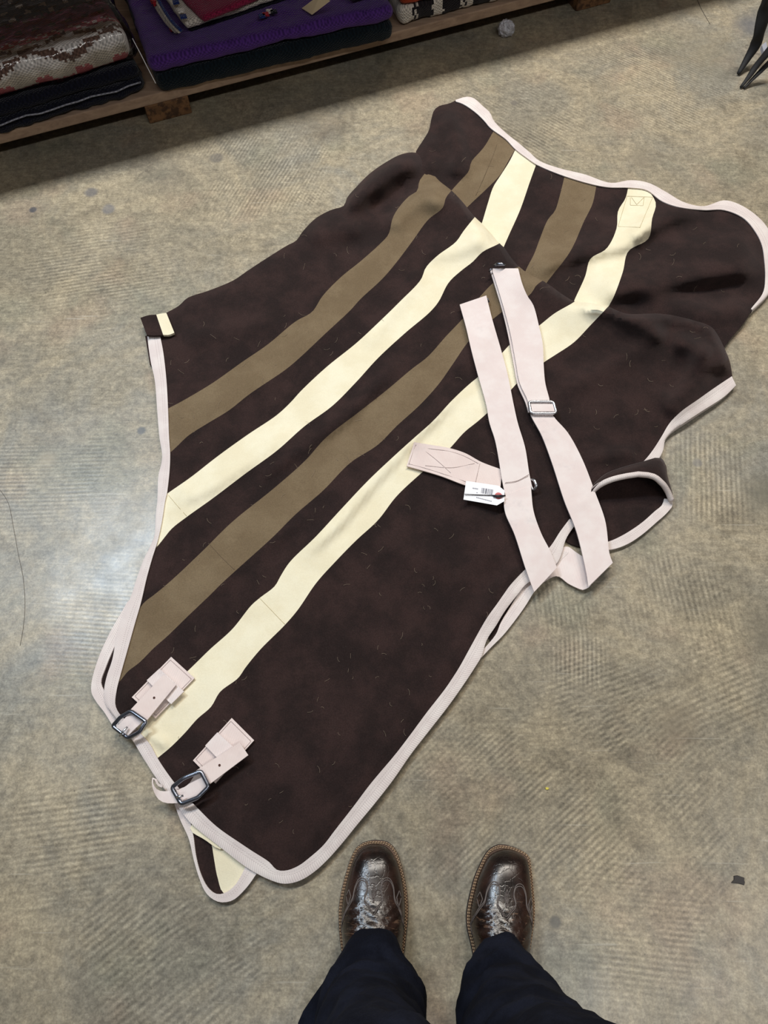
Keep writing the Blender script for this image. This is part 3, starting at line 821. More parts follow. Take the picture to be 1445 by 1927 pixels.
def cloth(outline, stripes, hfun, grid, parent, names):
    V = []; E = []
    def add_chain(P, closed):
        b = len(V); V.extend(map(tuple, P))
        for i in range(len(P) - 1): E.append((b+i, b+i+1))
        if closed: E.append((b+len(P)-1, b))
    add_chain(outline, True)
    bands = []
    for up, lo, kind in stripes:
        u, l = S_(up, 8), S_(lo, 8)
        add_chain(u, False); add_chain(l, False)
        bands.append((np.concatenate([u, l[::-1]]), kind))
    cons = np.array(V)
    x0, y0 = outline.min(axis=0); x1, y1 = outline.max(axis=0)
    gx = []
    row = 0
    y = y0
    while y < y1:
        x = x0 + (grid/2 if row % 2 else 0)
        while x < x1:
            gx.append((x, y)); x += grid
        y += grid * .866; row += 1
    G = np.array(gx)
    G = G[inside(G, outline)]
    keep = np.ones(len(G), bool)
    for i in range(0, len(G), 2000):
        d = np.min(((G[i:i+2000, None, :] - cons[None, :, :])**2).sum(axis=2), axis=1)
        keep[i:i+2000] = d > (grid*.55)**2
    G = G[keep]
    allv = [Vector(v) for v in V] + [Vector((float(a), float(b))) for a, b in G]
    ov, oe, of, _, _, _ = delaunay_2d_cdt(allv, E, [], 0, 1e-4)
    P = np.array([(v.x, v.y) for v in ov]); T = np.array([f for f in of if len(f) == 3])
    cen = P[T].mean(axis=1)
    T = T[inside(cen, outline)]; cen = P[T].mean(axis=1)
    cls = np.zeros(len(T), int)
    for bi, (poly, kind) in enumerate(bands):
        cls[inside(cen, poly)] = bi + 1
    Z = hfun(P)
    Wd = at_many(P, Z)
    # orientation up
    a, b, c = Wd[T[:, 0]], Wd[T[:, 1]], Wd[T[:, 2]]
    fn = np.cross(b - a, c - a)
    if fn[:, 2].sum() < 0: T = T[:, ::-1].copy(); fn = -fn
    nv = np.zeros_like(Wd)
    for k in range(3): np.add.at(nv, T[:, k], fn)
    nv /= np.maximum(np.linalg.norm(nv, axis=1), 1e-12)[:, None]
    # boundary edges for the turned-down hem
    cnt = {}
    for ti, t in enumerate(T):
        for k in range(3):
            i, j = int(t[k]), int(t[(k+1) % 3]); key = (min(i, j), max(i, j))
            cnt.setdefault(key, []).append((i, j, ti))
    skirt = [v[0] for v in cnt.values() if len(v) == 1]
    out = []
    for ci in range(len(bands) + 1):
        kind = 'dark' if ci == 0 else bands[ci-1][1]
        sel = T[cls == ci]
        ids = np.unique(sel); remap = -np.ones(len(P), int); remap[ids] = np.arange(len(ids))
        vv = list(Wd[ids]); nn = list(nv[ids]); ff = [tuple(remap[t]) for t in sel]
        for i, j, ti in skirt:
            if cls[ti] != ci: continue
            e = Wd[j] - Wd[i]; sn = np.array([e[1], -e[0], 0]); sn /= max(np.linalg.norm(sn), 1e-9)
            b0 = len(vv)
            vi, vj = Wd[i].copy(), Wd[j].copy(); li, lj = vi.copy(), vj.copy(); li[2] = lj[2] = .001
            vv += [vi, vj, lj, li]; nn += [sn]*4
            ff.append((b0+3, b0+2, b0+1, b0))
        o = mesh_obj(names[ci], vv, ff, M[kind], parent, True, None, None, nn)
        out.append(o)
    return out

fr = cloth(F_OUT, F_STR, h_front, 9.0, rug, ['front_body_cloth', 'tan_stripe', 'cream_stripe', 'tan_stripe', 'cream_stripe'])
rr_ = cloth(R_OUT, R_STR, h_rear, 9.0, rug, ['rear_body_cloth', 'tan_stripe', 'cream_stripe', 'tan_stripe', 'cream_stripe'])
for o in fr + rr_:
    nm = o.name.split('.')[0]
    o['label'] = {'front_body_cloth': 'dark brown fleece front half', 'rear_body_cloth': 'dark brown fleece rear half tucked under the fold',
                  'tan_stripe': 'olive tan stripe', 'cream_stripe': 'cream stripe'}[nm]

def surface(P):
    P = np.asarray(P, float)
    z = np.zeros(len(P))
    r = inside(P, R_OUT); z[r] = h_rear(P[r]) if r.any() else 0
    f = inside(P, F_OUT)
    if f.any(): z[f] = np.maximum(z[f], h_front(P[f]))
    return z

def ribbon(name, A, B, zfun, mat, parent, th=.0022, n=None, cross=5, drop=0.0, step=7.0, smooth_ends=True):
    """Woven band between two measured edges. zfun(P, c, t) -> height; drop lowers the B side down to the floor."""
    la = S_(A, step); n = n or max(6, len(la))
    a, b = S_(A, n=n), S_(B, n=n)
    rows = []; cs = np.linspace(0, 1, cross); ts = np.linspace(0, 1, n)
    for c in cs:
        P = a * (1 - c) + b * c
        rows.append(at_many(P, zfun(P, c, ts)))
    rows = np.array(rows)                                   # cross x n x 3
    L = np.concatenate([[0], np.cumsum(np.linalg.norm(np.diff(rows[cross//2], axis=0), axis=1))])
    top = rows; bot = rows.copy(); bot[:, :, 2] -= th
    if drop: bot[-1, :, 2] = np.minimum(bot[-1, :, 2], drop)
    V = []; UV = []; Fc = []
    for lay in (top, bot):
        for ci in range(cross):
            for i in range(n):
                V.append(lay[ci, i]); UV.append((cs[ci], L[i]))
    id_ = lambda l, c, i: l*cross*n + c*n + i
    for c in range(cross-1):
        for i in range(n-1):
            Fc.append((id_(0,c,i), id_(0,c,i+1), id_(0,c+1,i+1), id_(0,c+1,i)))
            Fc.append((id_(1,c,i), id_(1,c+1,i), id_(1,c+1,i+1), id_(1,c,i+1)))
    for i in range(n-1):
        Fc.append((id_(0,0,i), id_(1,0,i), id_(1,0,i+1), id_(0,0,i+1)))
        Fc.append((id_(0,cross-1,i), id_(0,cross-1,i+1), id_(1,cross-1,i+1), id_(1,cross-1,i)))
    for c in range(cross-1):
        Fc.append((id_(0,c,0), id_(0,c+1,0), id_(1,c+1,0), id_(1,c,0)))
        Fc.append((id_(0,c,n-1), id_(1,c,n-1), id_(1,c+1,n-1), id_(0,c+1,n-1)))
    o = mesh_obj(name, V, Fc, mat, parent, True, None, UV)
    # keep faces pointing outward
    me = o.data
    up = sum(p.normal.z for p in me.polygons[:8])
    if up < 0: me.flip_normals()
    me.update()
    es = o.modifiers.new('edges', 'EDGE_SPLIT'); es.split_angle = math.radians(50)
    return o

def edge_z(mid_line_lift=.004, hfun=h_front, outer=.55):
    def f(P, c, t):
        z = hfun(P)
        # hug the cloth inside, come down a little outside, gentle bulge in the middle
        z = np.minimum(z, np.max(z)) + mid_line_lift
        ker = np.ones(5) / 5
        zp = np.convolve(np.pad(z, 2, mode='edge'), ker, mode='valid')
        return np.maximum(zp - .004 * max(0, c - .7) * 3, .005)
    return f
ribbon('binding', B_HIND_IN, B_HIND_OUT, edge_z(), M['binding'], rug, drop=.002)
ribbon('binding', B_BELLY_IN, B_BELLY_OUT, edge_z(), M['binding'], rug, drop=.002)
ribbon('binding', B_NECK_IN, B_NECK_OUT, edge_z(), M['binding'], rug, drop=.002)
ribbon('binding', R_INNER_B, R_OUTER_B, edge_z(hfun=h_rear), M['binding'], rug, drop=.002)

# little turned tab at the withers
def quadz(z): return lambda P, c, t: np.full(len(P), z)
ribbon('wither_tab', [(264, 598), (280, 593), (295, 592)], [(276, 630), (290, 631), (308, 630)], quadz(.026), M['dark'], rug, th=.006, n=6)
cr = ribbon('wither_tab_end', [(294, 592), (303, 590), (313, 589)], [(307, 630), (318, 630), (328, 626)], quadz(.0262), M['cream'], rug, th=.006, n=6)
ribbon('wither_edge', [(273, 632), (276, 650), (282, 686)], [(284, 632), (285, 650), (288, 686)], quadz(.010), M['dark'], rug, th=.008, n=6)

# ---- under layer peeking out
def flat_piece(name, poly, z, mat, parent, step=10):
    P = S_(poly, step, closed=True)[:-1]
    V = [Vector(p) for p in P]; E = [(i, (i+1) % len(P)) for i in range(len(P))]
    ov, oe, of, _, _, _ = delaunay_2d_cdt(V, E, [list(range(len(P)))], 1, 1e-4)
    Q = np.array([(v.x, v.y) for v in ov])
    zz = z(Q) if callable(z) else np.full(len(Q), z)
    Wd = at_many(Q, zz); lo = Wd.copy(); lo[:, 2] = np.maximum(lo[:, 2] - .005, .0008)
    n = len(Q); Fc = []
    ecount = {}
    for f in of:
        f = list(f)
        a, b, c = Wd[f[0]], Wd[f[1]], Wd[f[2]]
        if np.cross(b-a, c-a)[2] < 0: f = f[::-1]
        Fc.append(tuple(f)); Fc.append(tuple(n + i for i in f[::-1]))
        for k in range(len(f)):
            e = (f[k], f[(k+1) % len(f)]); ecount.setdefault(tuple(sorted(e)), []).append(e)
    for v in ecount.values():
        if len(v) == 1:
            i, j = v[0]; Fc.append((j, i, n+i, n+j))
    o = mesh_obj(name, np.concatenate([Wd, lo]), Fc, mat, parent, False)
    return o
flat_piece('under_layer_cloth', [(240, 1180), (205, 1225), (186, 1275), (188, 1305), (205, 1335), (240, 1340), (260, 1240)], .006, M['dark'], rug)
ribbon('under_layer_binding', [(262, 1120), (243, 1160), (230, 1190), (213, 1222), (198, 1258), (190, 1284), (196, 1300), (206, 1320), (222, 1350), (240, 1375)],
       [(240, 1132), (228, 1153), (215, 1175), (199, 1206), (185, 1239), (173, 1280), (172, 1303), (182, 1322), (196, 1340), (212, 1366)], quadz(.010), M['binding'], rug, th=.008)
flat_piece('under_layer_cloth', [(350, 1548), (370, 1566), (397, 1585), (402, 1610), (408, 1648), (422, 1682), (406, 1686), (390, 1672), (378, 1648), (368, 1620), (362, 1585)], .006, M['dark'], rug)
uc = flat_piece('under_layer_cloth', [(385, 1570), (430, 1595), (475, 1625), (465, 1650), (444, 1668), (421, 1681), (409, 1650), (402, 1612), (397, 1586)], .0065, M['cream'], rug)
uc['label'] = 'cream inside of the far chest flap'
flat_piece('under_layer_edge', [(362, 1550), (400, 1570), (425, 1592), (414, 1598), (385, 1580), (358, 1562)], .012, M['cream'], rug)
ribbon('under_layer_binding', [(352, 1520), (358, 1545), (364, 1575), (369, 1612), (378, 1645), (391, 1670), (406, 1682), (421, 1681), (440, 1668), (453, 1649), (463, 1628)],
       [(328, 1513), (340, 1545), (355, 1578), (365, 1620), (374, 1650), (386, 1678), (400, 1692), (416, 1698), (438, 1694), (464, 1670), (484, 1642)], quadz(.010), M['binding'], rug, th=.008)
flat_piece('under_layer_cloth', [(975, 1105), (952, 1150), (930, 1178), (918, 1200), (930, 1208), (950, 1180), (985, 1130)], .005, M['dark'], rug)
ribbon('under_layer_binding', [(1045, 1030), (1012, 1070), (979, 1112), (957, 1147), (942, 1172), (934, 1192), (915, 1216), (895, 1236)],
       [(1070, 1040), (1032, 1078), (1006, 1112), (988, 1141), (964, 1174), (946, 1196), (926, 1216), (905, 1238)], quadz(.009), M['binding'], rug, th=.007)

# ---- curled hind corner: a flap lying on the floor and a raised lip arching over it
flat_piece('hind_flap_inside', [(1060, 1012), (1085, 960), (1120, 912), (1180, 890), (1225, 893), (1250, 915), (1262, 950), (1235, 980), (1190, 1010), (1150, 1028), (1095, 1030)],
           lambda Q: .006 + 0*Q[:, 0], M['dark'], rug)
ribbon('hind_flap_binding', [(1250, 938), (1246, 950), (1232, 962), (1212, 980), (1196, 992), (1170, 1008), (1145, 1019), (1118, 1023)],
       [(1264, 940), (1266, 950), (1254, 966), (1236, 982), (1208, 1006), (1180, 1024), (1150, 1034), (1118, 1034)], quadz(.009), M['binding'], rug, th=.006)
LIP = [(1092, 962, .008), (1101, 945, .014), (1114, 925, .026), (1140, 907, .046), (1170, 898, .056), (1200, 893, .058), (1225, 896, .055), (1243, 908, .046), (1255, 924, .030), (1263, 942, .014)]
lipP = S_([(x, y, z*1e4) for x, y, z in LIP], n=40)
mb = Mesh()
BACK = [(1094, 955, .006), (1108, 930, .010), (1128, 905, .022), (1150, 890, .028), (1180, 880, .028), (1210, 872, .03), (1236, 864, .030), (1249, 876, .024), (1252, 895, .016), (1262, 930, .006)]
backP = S_([(x, y, z*1e4) for x, y, z in BACK], n=40)
rows = []
for k in range(7):
    c = k / 6
    p = lipP * (1-c) + backP * c
    z = p[:, 2] / 1e4 + .010 * math.sin(math.pi * c)
    rows.append(at_many(p[:, :2], z))
rows = np.array(rows); V = rows.reshape(-1, 3)
Fq = [(k*40+i, (k+1)*40+i, (k+1)*40+i+1, k*40+i+1) for k in range(6) for i in range(39)]
lip = mesh_obj('hind_flap_lip', V, Fq, M['dark'], rug)
sd = lip.modifiers.new('thick', 'SOLIDIFY'); sd.thickness = .004
lipW = at_many(lipP[:, :2], lipP[:, 2] / 1e4)
mb.tube(lipW + np.array([0, 0, .001]), .0062, 8)
lipb = mb.build('hind_flap_rim_binding', M['binding'], rug)
# give the rim an along-length uv so the weave shows
me = lipb.data; lay = me.uv_layers.new(name='UVMap')
Lr = np.concatenate([[0], np.cumsum(np.linalg.norm(np.diff(lipW, axis=0), axis=1))])
for lp in me.loops:
    r_, k_ = divmod(lp.vertex_index, 8); lay.data[lp.index].uv = (k_ / 8.0, Lr[min(r_, 39)])

# ---- seams across the stripes and sewn patch on the cream stripe near the tail
def line_on(name, lines, r, mat, parent, lift=.0006, zf=None, step=6):
    mb = Mesh()
    for ln in lines:
        P = S_(ln, step) if len(ln) > 2 else np.array([np.linspace(ln[0][k], ln[1][k], max(3, int(math.dist(ln[0], ln[1]) / step) + 1)) for k in (0, 1)]).T
        z = (zf(P) if zf else surface(P)) + lift
        mb.tube(at_many(P, z), r, 4)
    return mb.build(name, mat, parent)
cream_seam = mat_plain('cream_seam', rgb(196, 182, 146), .9)
for ln in ([(317, 932), (334, 952), (351, 971)], [(489, 1126), (512, 1150), (536, 1175)]): line_on('seam', [ln], .0005, cream_seam, rug, .0002)
tan_seam = mat_plain('tan_seam', rgb(100, 84, 64), .9)
for ln in ([(392, 1022), (420, 1052), (441, 1072)], [(935, 272), (925, 300), (912, 330), (908, 340), (895, 368)]): line_on('seam', [ln], .0005, tan_seam, rug, .0002)
dark_seam = mat_plain('brown_seam', rgb(62, 48, 46), .9)
line_on('patch_stitching', [[(1180, 369), (1228, 371)], [(1228, 371), (1204, 428)], [(1204, 428), (1163, 426)], [(1163, 426), (1180, 369)], [(1186, 371), (1186, 386)], [(1186, 386), (1210, 387)], [(1210, 387), (1212, 371)], [(1188, 371), (1198, 385)], [(1198, 385), (1211, 372)]], .0005, cream_seam, rug)

# ---- the surcingle
def strap_z(lift):
    def f(P, c, t):
        z = np.maximum(surface(P), .014)
        ker = np.ones(9) / 9
        return np.maximum(np.convolve(np.pad(z, 4, mode='edge'), ker, mode='valid'), z - .002) + lift
    return f
ribbon('surcingle_strap', [(865, 573), (877, 616), (887, 659), (898, 701), (915, 762), (921, 795), (932, 830), (945, 904), (951, 934)],
       [(915, 556), (926, 600), (943, 659), (955, 704), (966, 759), (974, 795), (988, 842), (996, 892), (1001, 915)], strap_z(.016), M['strap'], rug, th=.003)
ribbon('surcingle_strap', [(949, 932), (948, 945), (951, 966), (968, 1005), (988, 1067), (1005, 1114)],
       [(999, 914), (1000, 928), (1004, 962), (1019, 1005), (1035, 1036), (1048, 1068)], lambda P, c, t: np.maximum(surface(P) + .010, .033) + .004*np.sin(t*math.pi), M['strap'], rug, th=.003)
ribbon('surcingle_strap', [(925, 505), (938, 546), (948, 580), (960, 626), (970, 679), (978, 721), (993, 754), (998, 779), (1019, 819), (1038, 869), (1062, 943), (1085, 1001), (1104, 1082), (1107, 1104)],
       [(975, 505), (983, 535), (993, 558), (1003, 573), (1014, 613), (1021, 646), (1023, 688), (1026, 721), (1034, 752), (1039, 779), (1069, 815), (1096, 865), (1120, 927), (1139, 981), (1147, 1043), (1153, 1059)],
       strap_z(.016), M['strap'], rug, th=.003, step=9)
# short double under the upper strap, seen along its left edge
ribbon('surcingle_strap', [(922, 508), (935, 550), (945, 584), (956, 630), (966, 683), (974, 724), (989, 758), (994, 776)],
       [(960, 520), (970, 550), (980, 580), (990, 626), (1000, 679), (1005, 721), (1015, 754), (1020, 776)], strap_z(.010), M['strap'], rug, th=.003, step=9)
ribbon('surcingle_strap', [(1005, 1112), (1020, 1098), (1048, 1084), (1069, 1098), (1085, 1106), (1097, 1110), (1108, 1105)],
       [(1030, 1040), (1048, 1036), (1066, 1028), (1085, 1040), (1104, 1052), (1120, 1060), (1152, 1060)], lambda P, c, t: .007 + .004*t, M['strap'], rug, th=.003, n=20)
ribbon('girth_patch', [(765, 877), (790, 884), (830, 896), (872, 912), (905, 922), (940, 932)],
       [(779, 832), (810, 837), (845, 843), (876, 853), (905, 869), (945, 884)], strap_z(.008), M['patch'], rug, th=.003)
line_on('girth_patch_stitching', [[(782, 837), (795, 842), (845, 849), (873, 858), (900, 872)], [(770, 873), (800, 881), (850, 897), (892, 912)], [(784, 837), (822, 866), (848, 890)], [(800, 876), (850, 880), (893, 872)],
                                  [(903, 872), (893, 914)], [(782, 836), (769, 874)]], .0004, M['thread'], rug, .0086)
line_on('surcingle_stitching', [[(951, 908), (972, 905), (995, 893)], [(950, 910), (970, 907), (994, 896)]], .0007, M['thread'], rug, .0168)

# metal slider on the upper strap
def sz(x, y): return float(surface(np.array([[x, y]]))[0])
def on(x, y, lift): return at(x, y, sz(x, y) + lift)
mb = Mesh()
frame_tube(mb, [on(995, 756, .022), on(1041, 756, .022), on(1047, 778, .022), on(999, 778, .022)], .0036, 8, 5, .18)
sl = mb.build('strap_slider', M['chrome'], rug)
ribbon('slider_bar', [(998, 760), (1020, 760), (1043, 760)], [(1000, 774), (1022, 774), (1045, 774)], lambda P, c, t: surface(P) + .023, M['strap'], rug, th=.003, n=6)
# small hooks at the strap ends
mb = Mesh()
mb.tube([on(930, 500, .018), on(936, 497, .022), on(944, 497, .024), on(952, 499, .018)], [.003, .0045, .004, .002], 8)
mb.build('strap_hook', M['gunmetal'], rug)
mb = Mesh()
mb.tube([on(921, 511, .016), on(923, 507, .02), on(926, 506, .016)], .0022, 6); mb.build('strap_hook', M['gunmetal'], rug)
mb = Mesh()
mb.tube([on(867, 580, .010), on(866, 576, .014), on(872, 572, .014), on(918, 562, .013), on(920, 569, .010)], .0022, 6); mb.build('strap_hook', M['gunmetal'], rug)
mb = Mesh()
frame_tube(mb, [on(994, 902, .008), on(1005, 903, .02), on(1010, 914, .02), on(1003, 924, .01)], .003, 8, 4, .25)
mb.build('strap_hook', M['chrome'], rug)

# ---- chest fastenings
def oriented_patch(name, corners, lift, th, mat, parent, nsub=6):
    a, b, c, d = corners         # a-b is the near end, d-c the far end
    return ribbon(name, [a, tuple((np.array(a)+np.array(d))/2), d], [b, tuple((np.array(b)+np.array(c))/2), c], lambda P, cc, t: surface(P)*.3 + lift, mat, parent, th=th, n=nsub, step=10)
def chest(patch, band, strap, buckle, inner, prong, hole, loop=None):
    Z0 = .018
    p = oriented_patch('chest_patch', patch, Z0, .004, M['patch'], rug)
    q = np.array(patch, float); cen = q.mean(axis=0)
    ins = [tuple(cen + (v - cen) * .90) for v in q]
    st_ = line_on('chest_patch_stitching', [[ins[0], ins[1]], [ins[1], ins[2]], [ins[2], ins[3]], [ins[3], ins[0]]], .0006, M['thread'], p, .0003, lambda P: surface(P)*.3 + Z0)
    oriented_patch('keeper_loop', band, Z0 + .007, .003, M['strap'], rug)
    s = oriented_patch('chest_strap', strap, Z0 + .013, .0035, M['patch'], rug, 8)
    h = at(hole[0], hole[1], surface(np.array([hole]))[0]*.3 + Z0 + .0135)
    mb = Mesh(); th = np.linspace(0, 2*math.pi, 11)[:-1]
    ring = [h + np.array([.0022*math.cos(w), .0022*math.sin(w), .0004]) for w in th]
    mb.add(ring, [tuple(range(10))]); mb.build('strap_hole', M['hole'], s, False)
    bk = Mesh()
    frame_tube(bk, [at(x, y, z) for x, y, z in buckle], .0038, 8, 5, .16)
    b_ = bk.build('buckle', M['gunmetal'], rug)
    pr = Mesh(); pr.tube([at(*v) for v in prong], .002, 6); pr.build('buckle_prong', M['chrome'], b_)
    ribbon('buckle_strap', inner[0], inner[1], inner[2], M['strap'], rug, th=.003)
    if loop: ribbon('buckle_strap', loop[0], loop[1], loop[2], M['strap'], rug, th=.003)
chest([(248, 1312), (292, 1352), (366, 1276), (322, 1236)],
      [(276, 1280), (322, 1325), (346, 1301), (300, 1258)],
      [(246, 1335), (276, 1356), (331, 1289), (308, 1269)],
      [(246, 1338, .040), (275, 1358, .046), (263, 1377, .040), (241, 1389, .030), (212, 1366, .026), (226, 1350, .034)],
      ([(218, 1368), (230, 1357), (242, 1343), (252, 1330)], [(240, 1385), (254, 1371), (266, 1360), (278, 1346)], lambda P, c, t: .030 + .006*np.sin(t*math.pi)),
      [(240, 1368, .040), (232, 1376, .040), (225, 1385, .036)], (290, 1313))
chest([(363, 1431), (405, 1474), (478, 1393), (436, 1351)],
      [(386, 1403), (420, 1438), (446, 1412), (409, 1378)],
      [(366, 1452), (394, 1476), (467, 1421), (451, 1397)],
      [(378, 1451, .044), (393, 1480, .044), (372, 1501, .040), (341, 1513, .034), (323, 1482, .034), (346, 1464, .042)],
      ([(333, 1485), (345, 1482), (356, 1474), (366, 1459), (374, 1450)], [(342, 1510), (356, 1505), (374, 1497), (386, 1486), (394, 1476)], lambda P, c, t: .028 + .008*t),
      [(345, 1497, .040), (338, 1499, .042), (332, 1500, .041)], (413, 1440),
      ([(304, 1482), (296, 1478), (291, 1468), (289, 1464), (288, 1474), (296, 1486), (310, 1489), (335, 1486)],
       [(306, 1478), (298, 1474), (293, 1464), (287, 1463), (287, 1482), (298, 1504), (312, 1511), (342, 1511)],
       lambda P, c, t: .030 + .010*np.sin(np.clip(t*1.6, 0, 1)*math.pi)))

# ---- loose animal hairs on the fleece (uncountable)
mb = Mesh()
hp = rng.uniform([300, 260], [1400, 1600], size=(700, 2))
hp = hp[inside(hp, F_OUT) | inside(hp, R_OUT)]
for _u, _l, _k in F_STR + R_STR:
    if _k == 'cream': hp = hp[~inside(hp, np.concatenate([S_(_u, 12), S_(_l, 12)[::-1]]))]
hp = hp[:210]
hz = surface(hp)
for (x, y), z in zip(hp, hz):
    L = rng.uniform(5, 15); a0 = rng.uniform(0, 6.28); bend = rng.uniform(-2.2, 2.2)
    pts = []; cx, cy = x, y
    for k in range(6):
        a = a0 + bend * k / 5; cx += math.cos(a) * L / 5; cy += math.sin(a) * L / 5
        pts.append((cx, cy))
    zz = surface(np.array(pts))
    if zz.min() < .005: continue
    mb.tube(at_many(pts, np.maximum(zz, z) + .0012), .00024, 3, caps=False)
hr = mb.build('animal_hair', M['hair'], rug); tag(hr, 'pale animal hairs caught on the fleece', kind='stuff')

# ================================================================== PRICE TAG
zt = sz(910, 925) + .022
ptag = empty('price_tag', at(910, 928, zt), 'small white price tag with barcode tied to the surcingle strap', 'tag')
def tilt(x, y): return zt + (x - 910) * .00002
poly = [(877, 905), (872, 940), (935, 951), (949, 943), (949, 923), (938, 914)]
V = [at(x, y, tilt(x, y)) for x, y in poly]; V += [v - np.array([0, 0, .0008]) for v in V]
n_ = len(poly)
Fc = [tuple(range(n_)), tuple(range(2*n_-1, n_-1, -1))] + [((i+1) % n_, i, n_+i, n_+(i+1) % n_) for i in range(n_)]
mesh_obj('card', V, Fc, M['paper'], ptag, False)
def card_quad(mb, x0, y0, x1, y1, w=1.0, lift=.0004):
    """thin printed bar from (x0,y0) to (x1,y1), w pixels wide"""
    d = np.array([x1-x0, y1-y0], float); d /= np.linalg.norm(d); nn = np.array([-d[1], d[0]]) * w / 2
    q = [np.array([x0, y0]) + nn, np.array([x0, y0]) - nn, np.array([x1, y1]) - nn, np.array([x1, y1]) + nn]
    mb.add([at(a, b, tilt(a, b) + lift) for a, b in q], [(0, 1, 2, 3)])
mb = Mesh(); x = 907.0; rb = random.Random(4)
while x < 929:
    w = rb.choice([.7, .7, 1.1, 1.6]); card_quad(mb, x, 918 + (x-907)*.16, x - 1.6, 928 + (x-907)*.16, w); x += w + rb.choice([.7, .9, 1.3])
mb.build('barcode', M['ink'], ptag, False)
mb = Mesh()
for k in range(6): card_quad(mb, 890 + k*1.8, 917.5 + k*.28, 889.6 + k*1.8, 919.8 + k*.28, 1.0)
for k in range(14): card_quad(mb, 897 + k*2.1, 935.2 + k*.55, 896.7 + k*2.1, 937.0 + k*.55, 1.3)
card_quad(mb, 896.5, 927, 898.5, 927.4, 1.2)
mb.build('printed_lettering', M['ink'], ptag, False)
c0 = at(938, 933, tilt(938, 933) + .0006); mb = Mesh(); th = np.linspace(0, 2*math.pi, 19)[:-1]
mb.add([c0 + np.array([.0078*math.cos(w), .0078*math.sin(w), 0]) for w in th], [tuple(range(18))])
mb.build('eyelet_ring', M['pinkring'], ptag, False)
mb = Mesh()
mb.tube([at(874, 930, tilt(874, 930) + .003), at(895, 931, tilt(895, 931) + .002), at(925, 932, tilt(925, 932) + .002), at(940, 933, zt + .003), at(951, 933, zt + .002)], [.0009, .001, .001, .0026, .0016], 6)
mb.tube([at(928, 934, zt + .003), at(938, 934, zt + .005), at(946, 934, zt + .003)], [.0016, .003, .002], 6)
mb.build('string', M['black'], ptag)

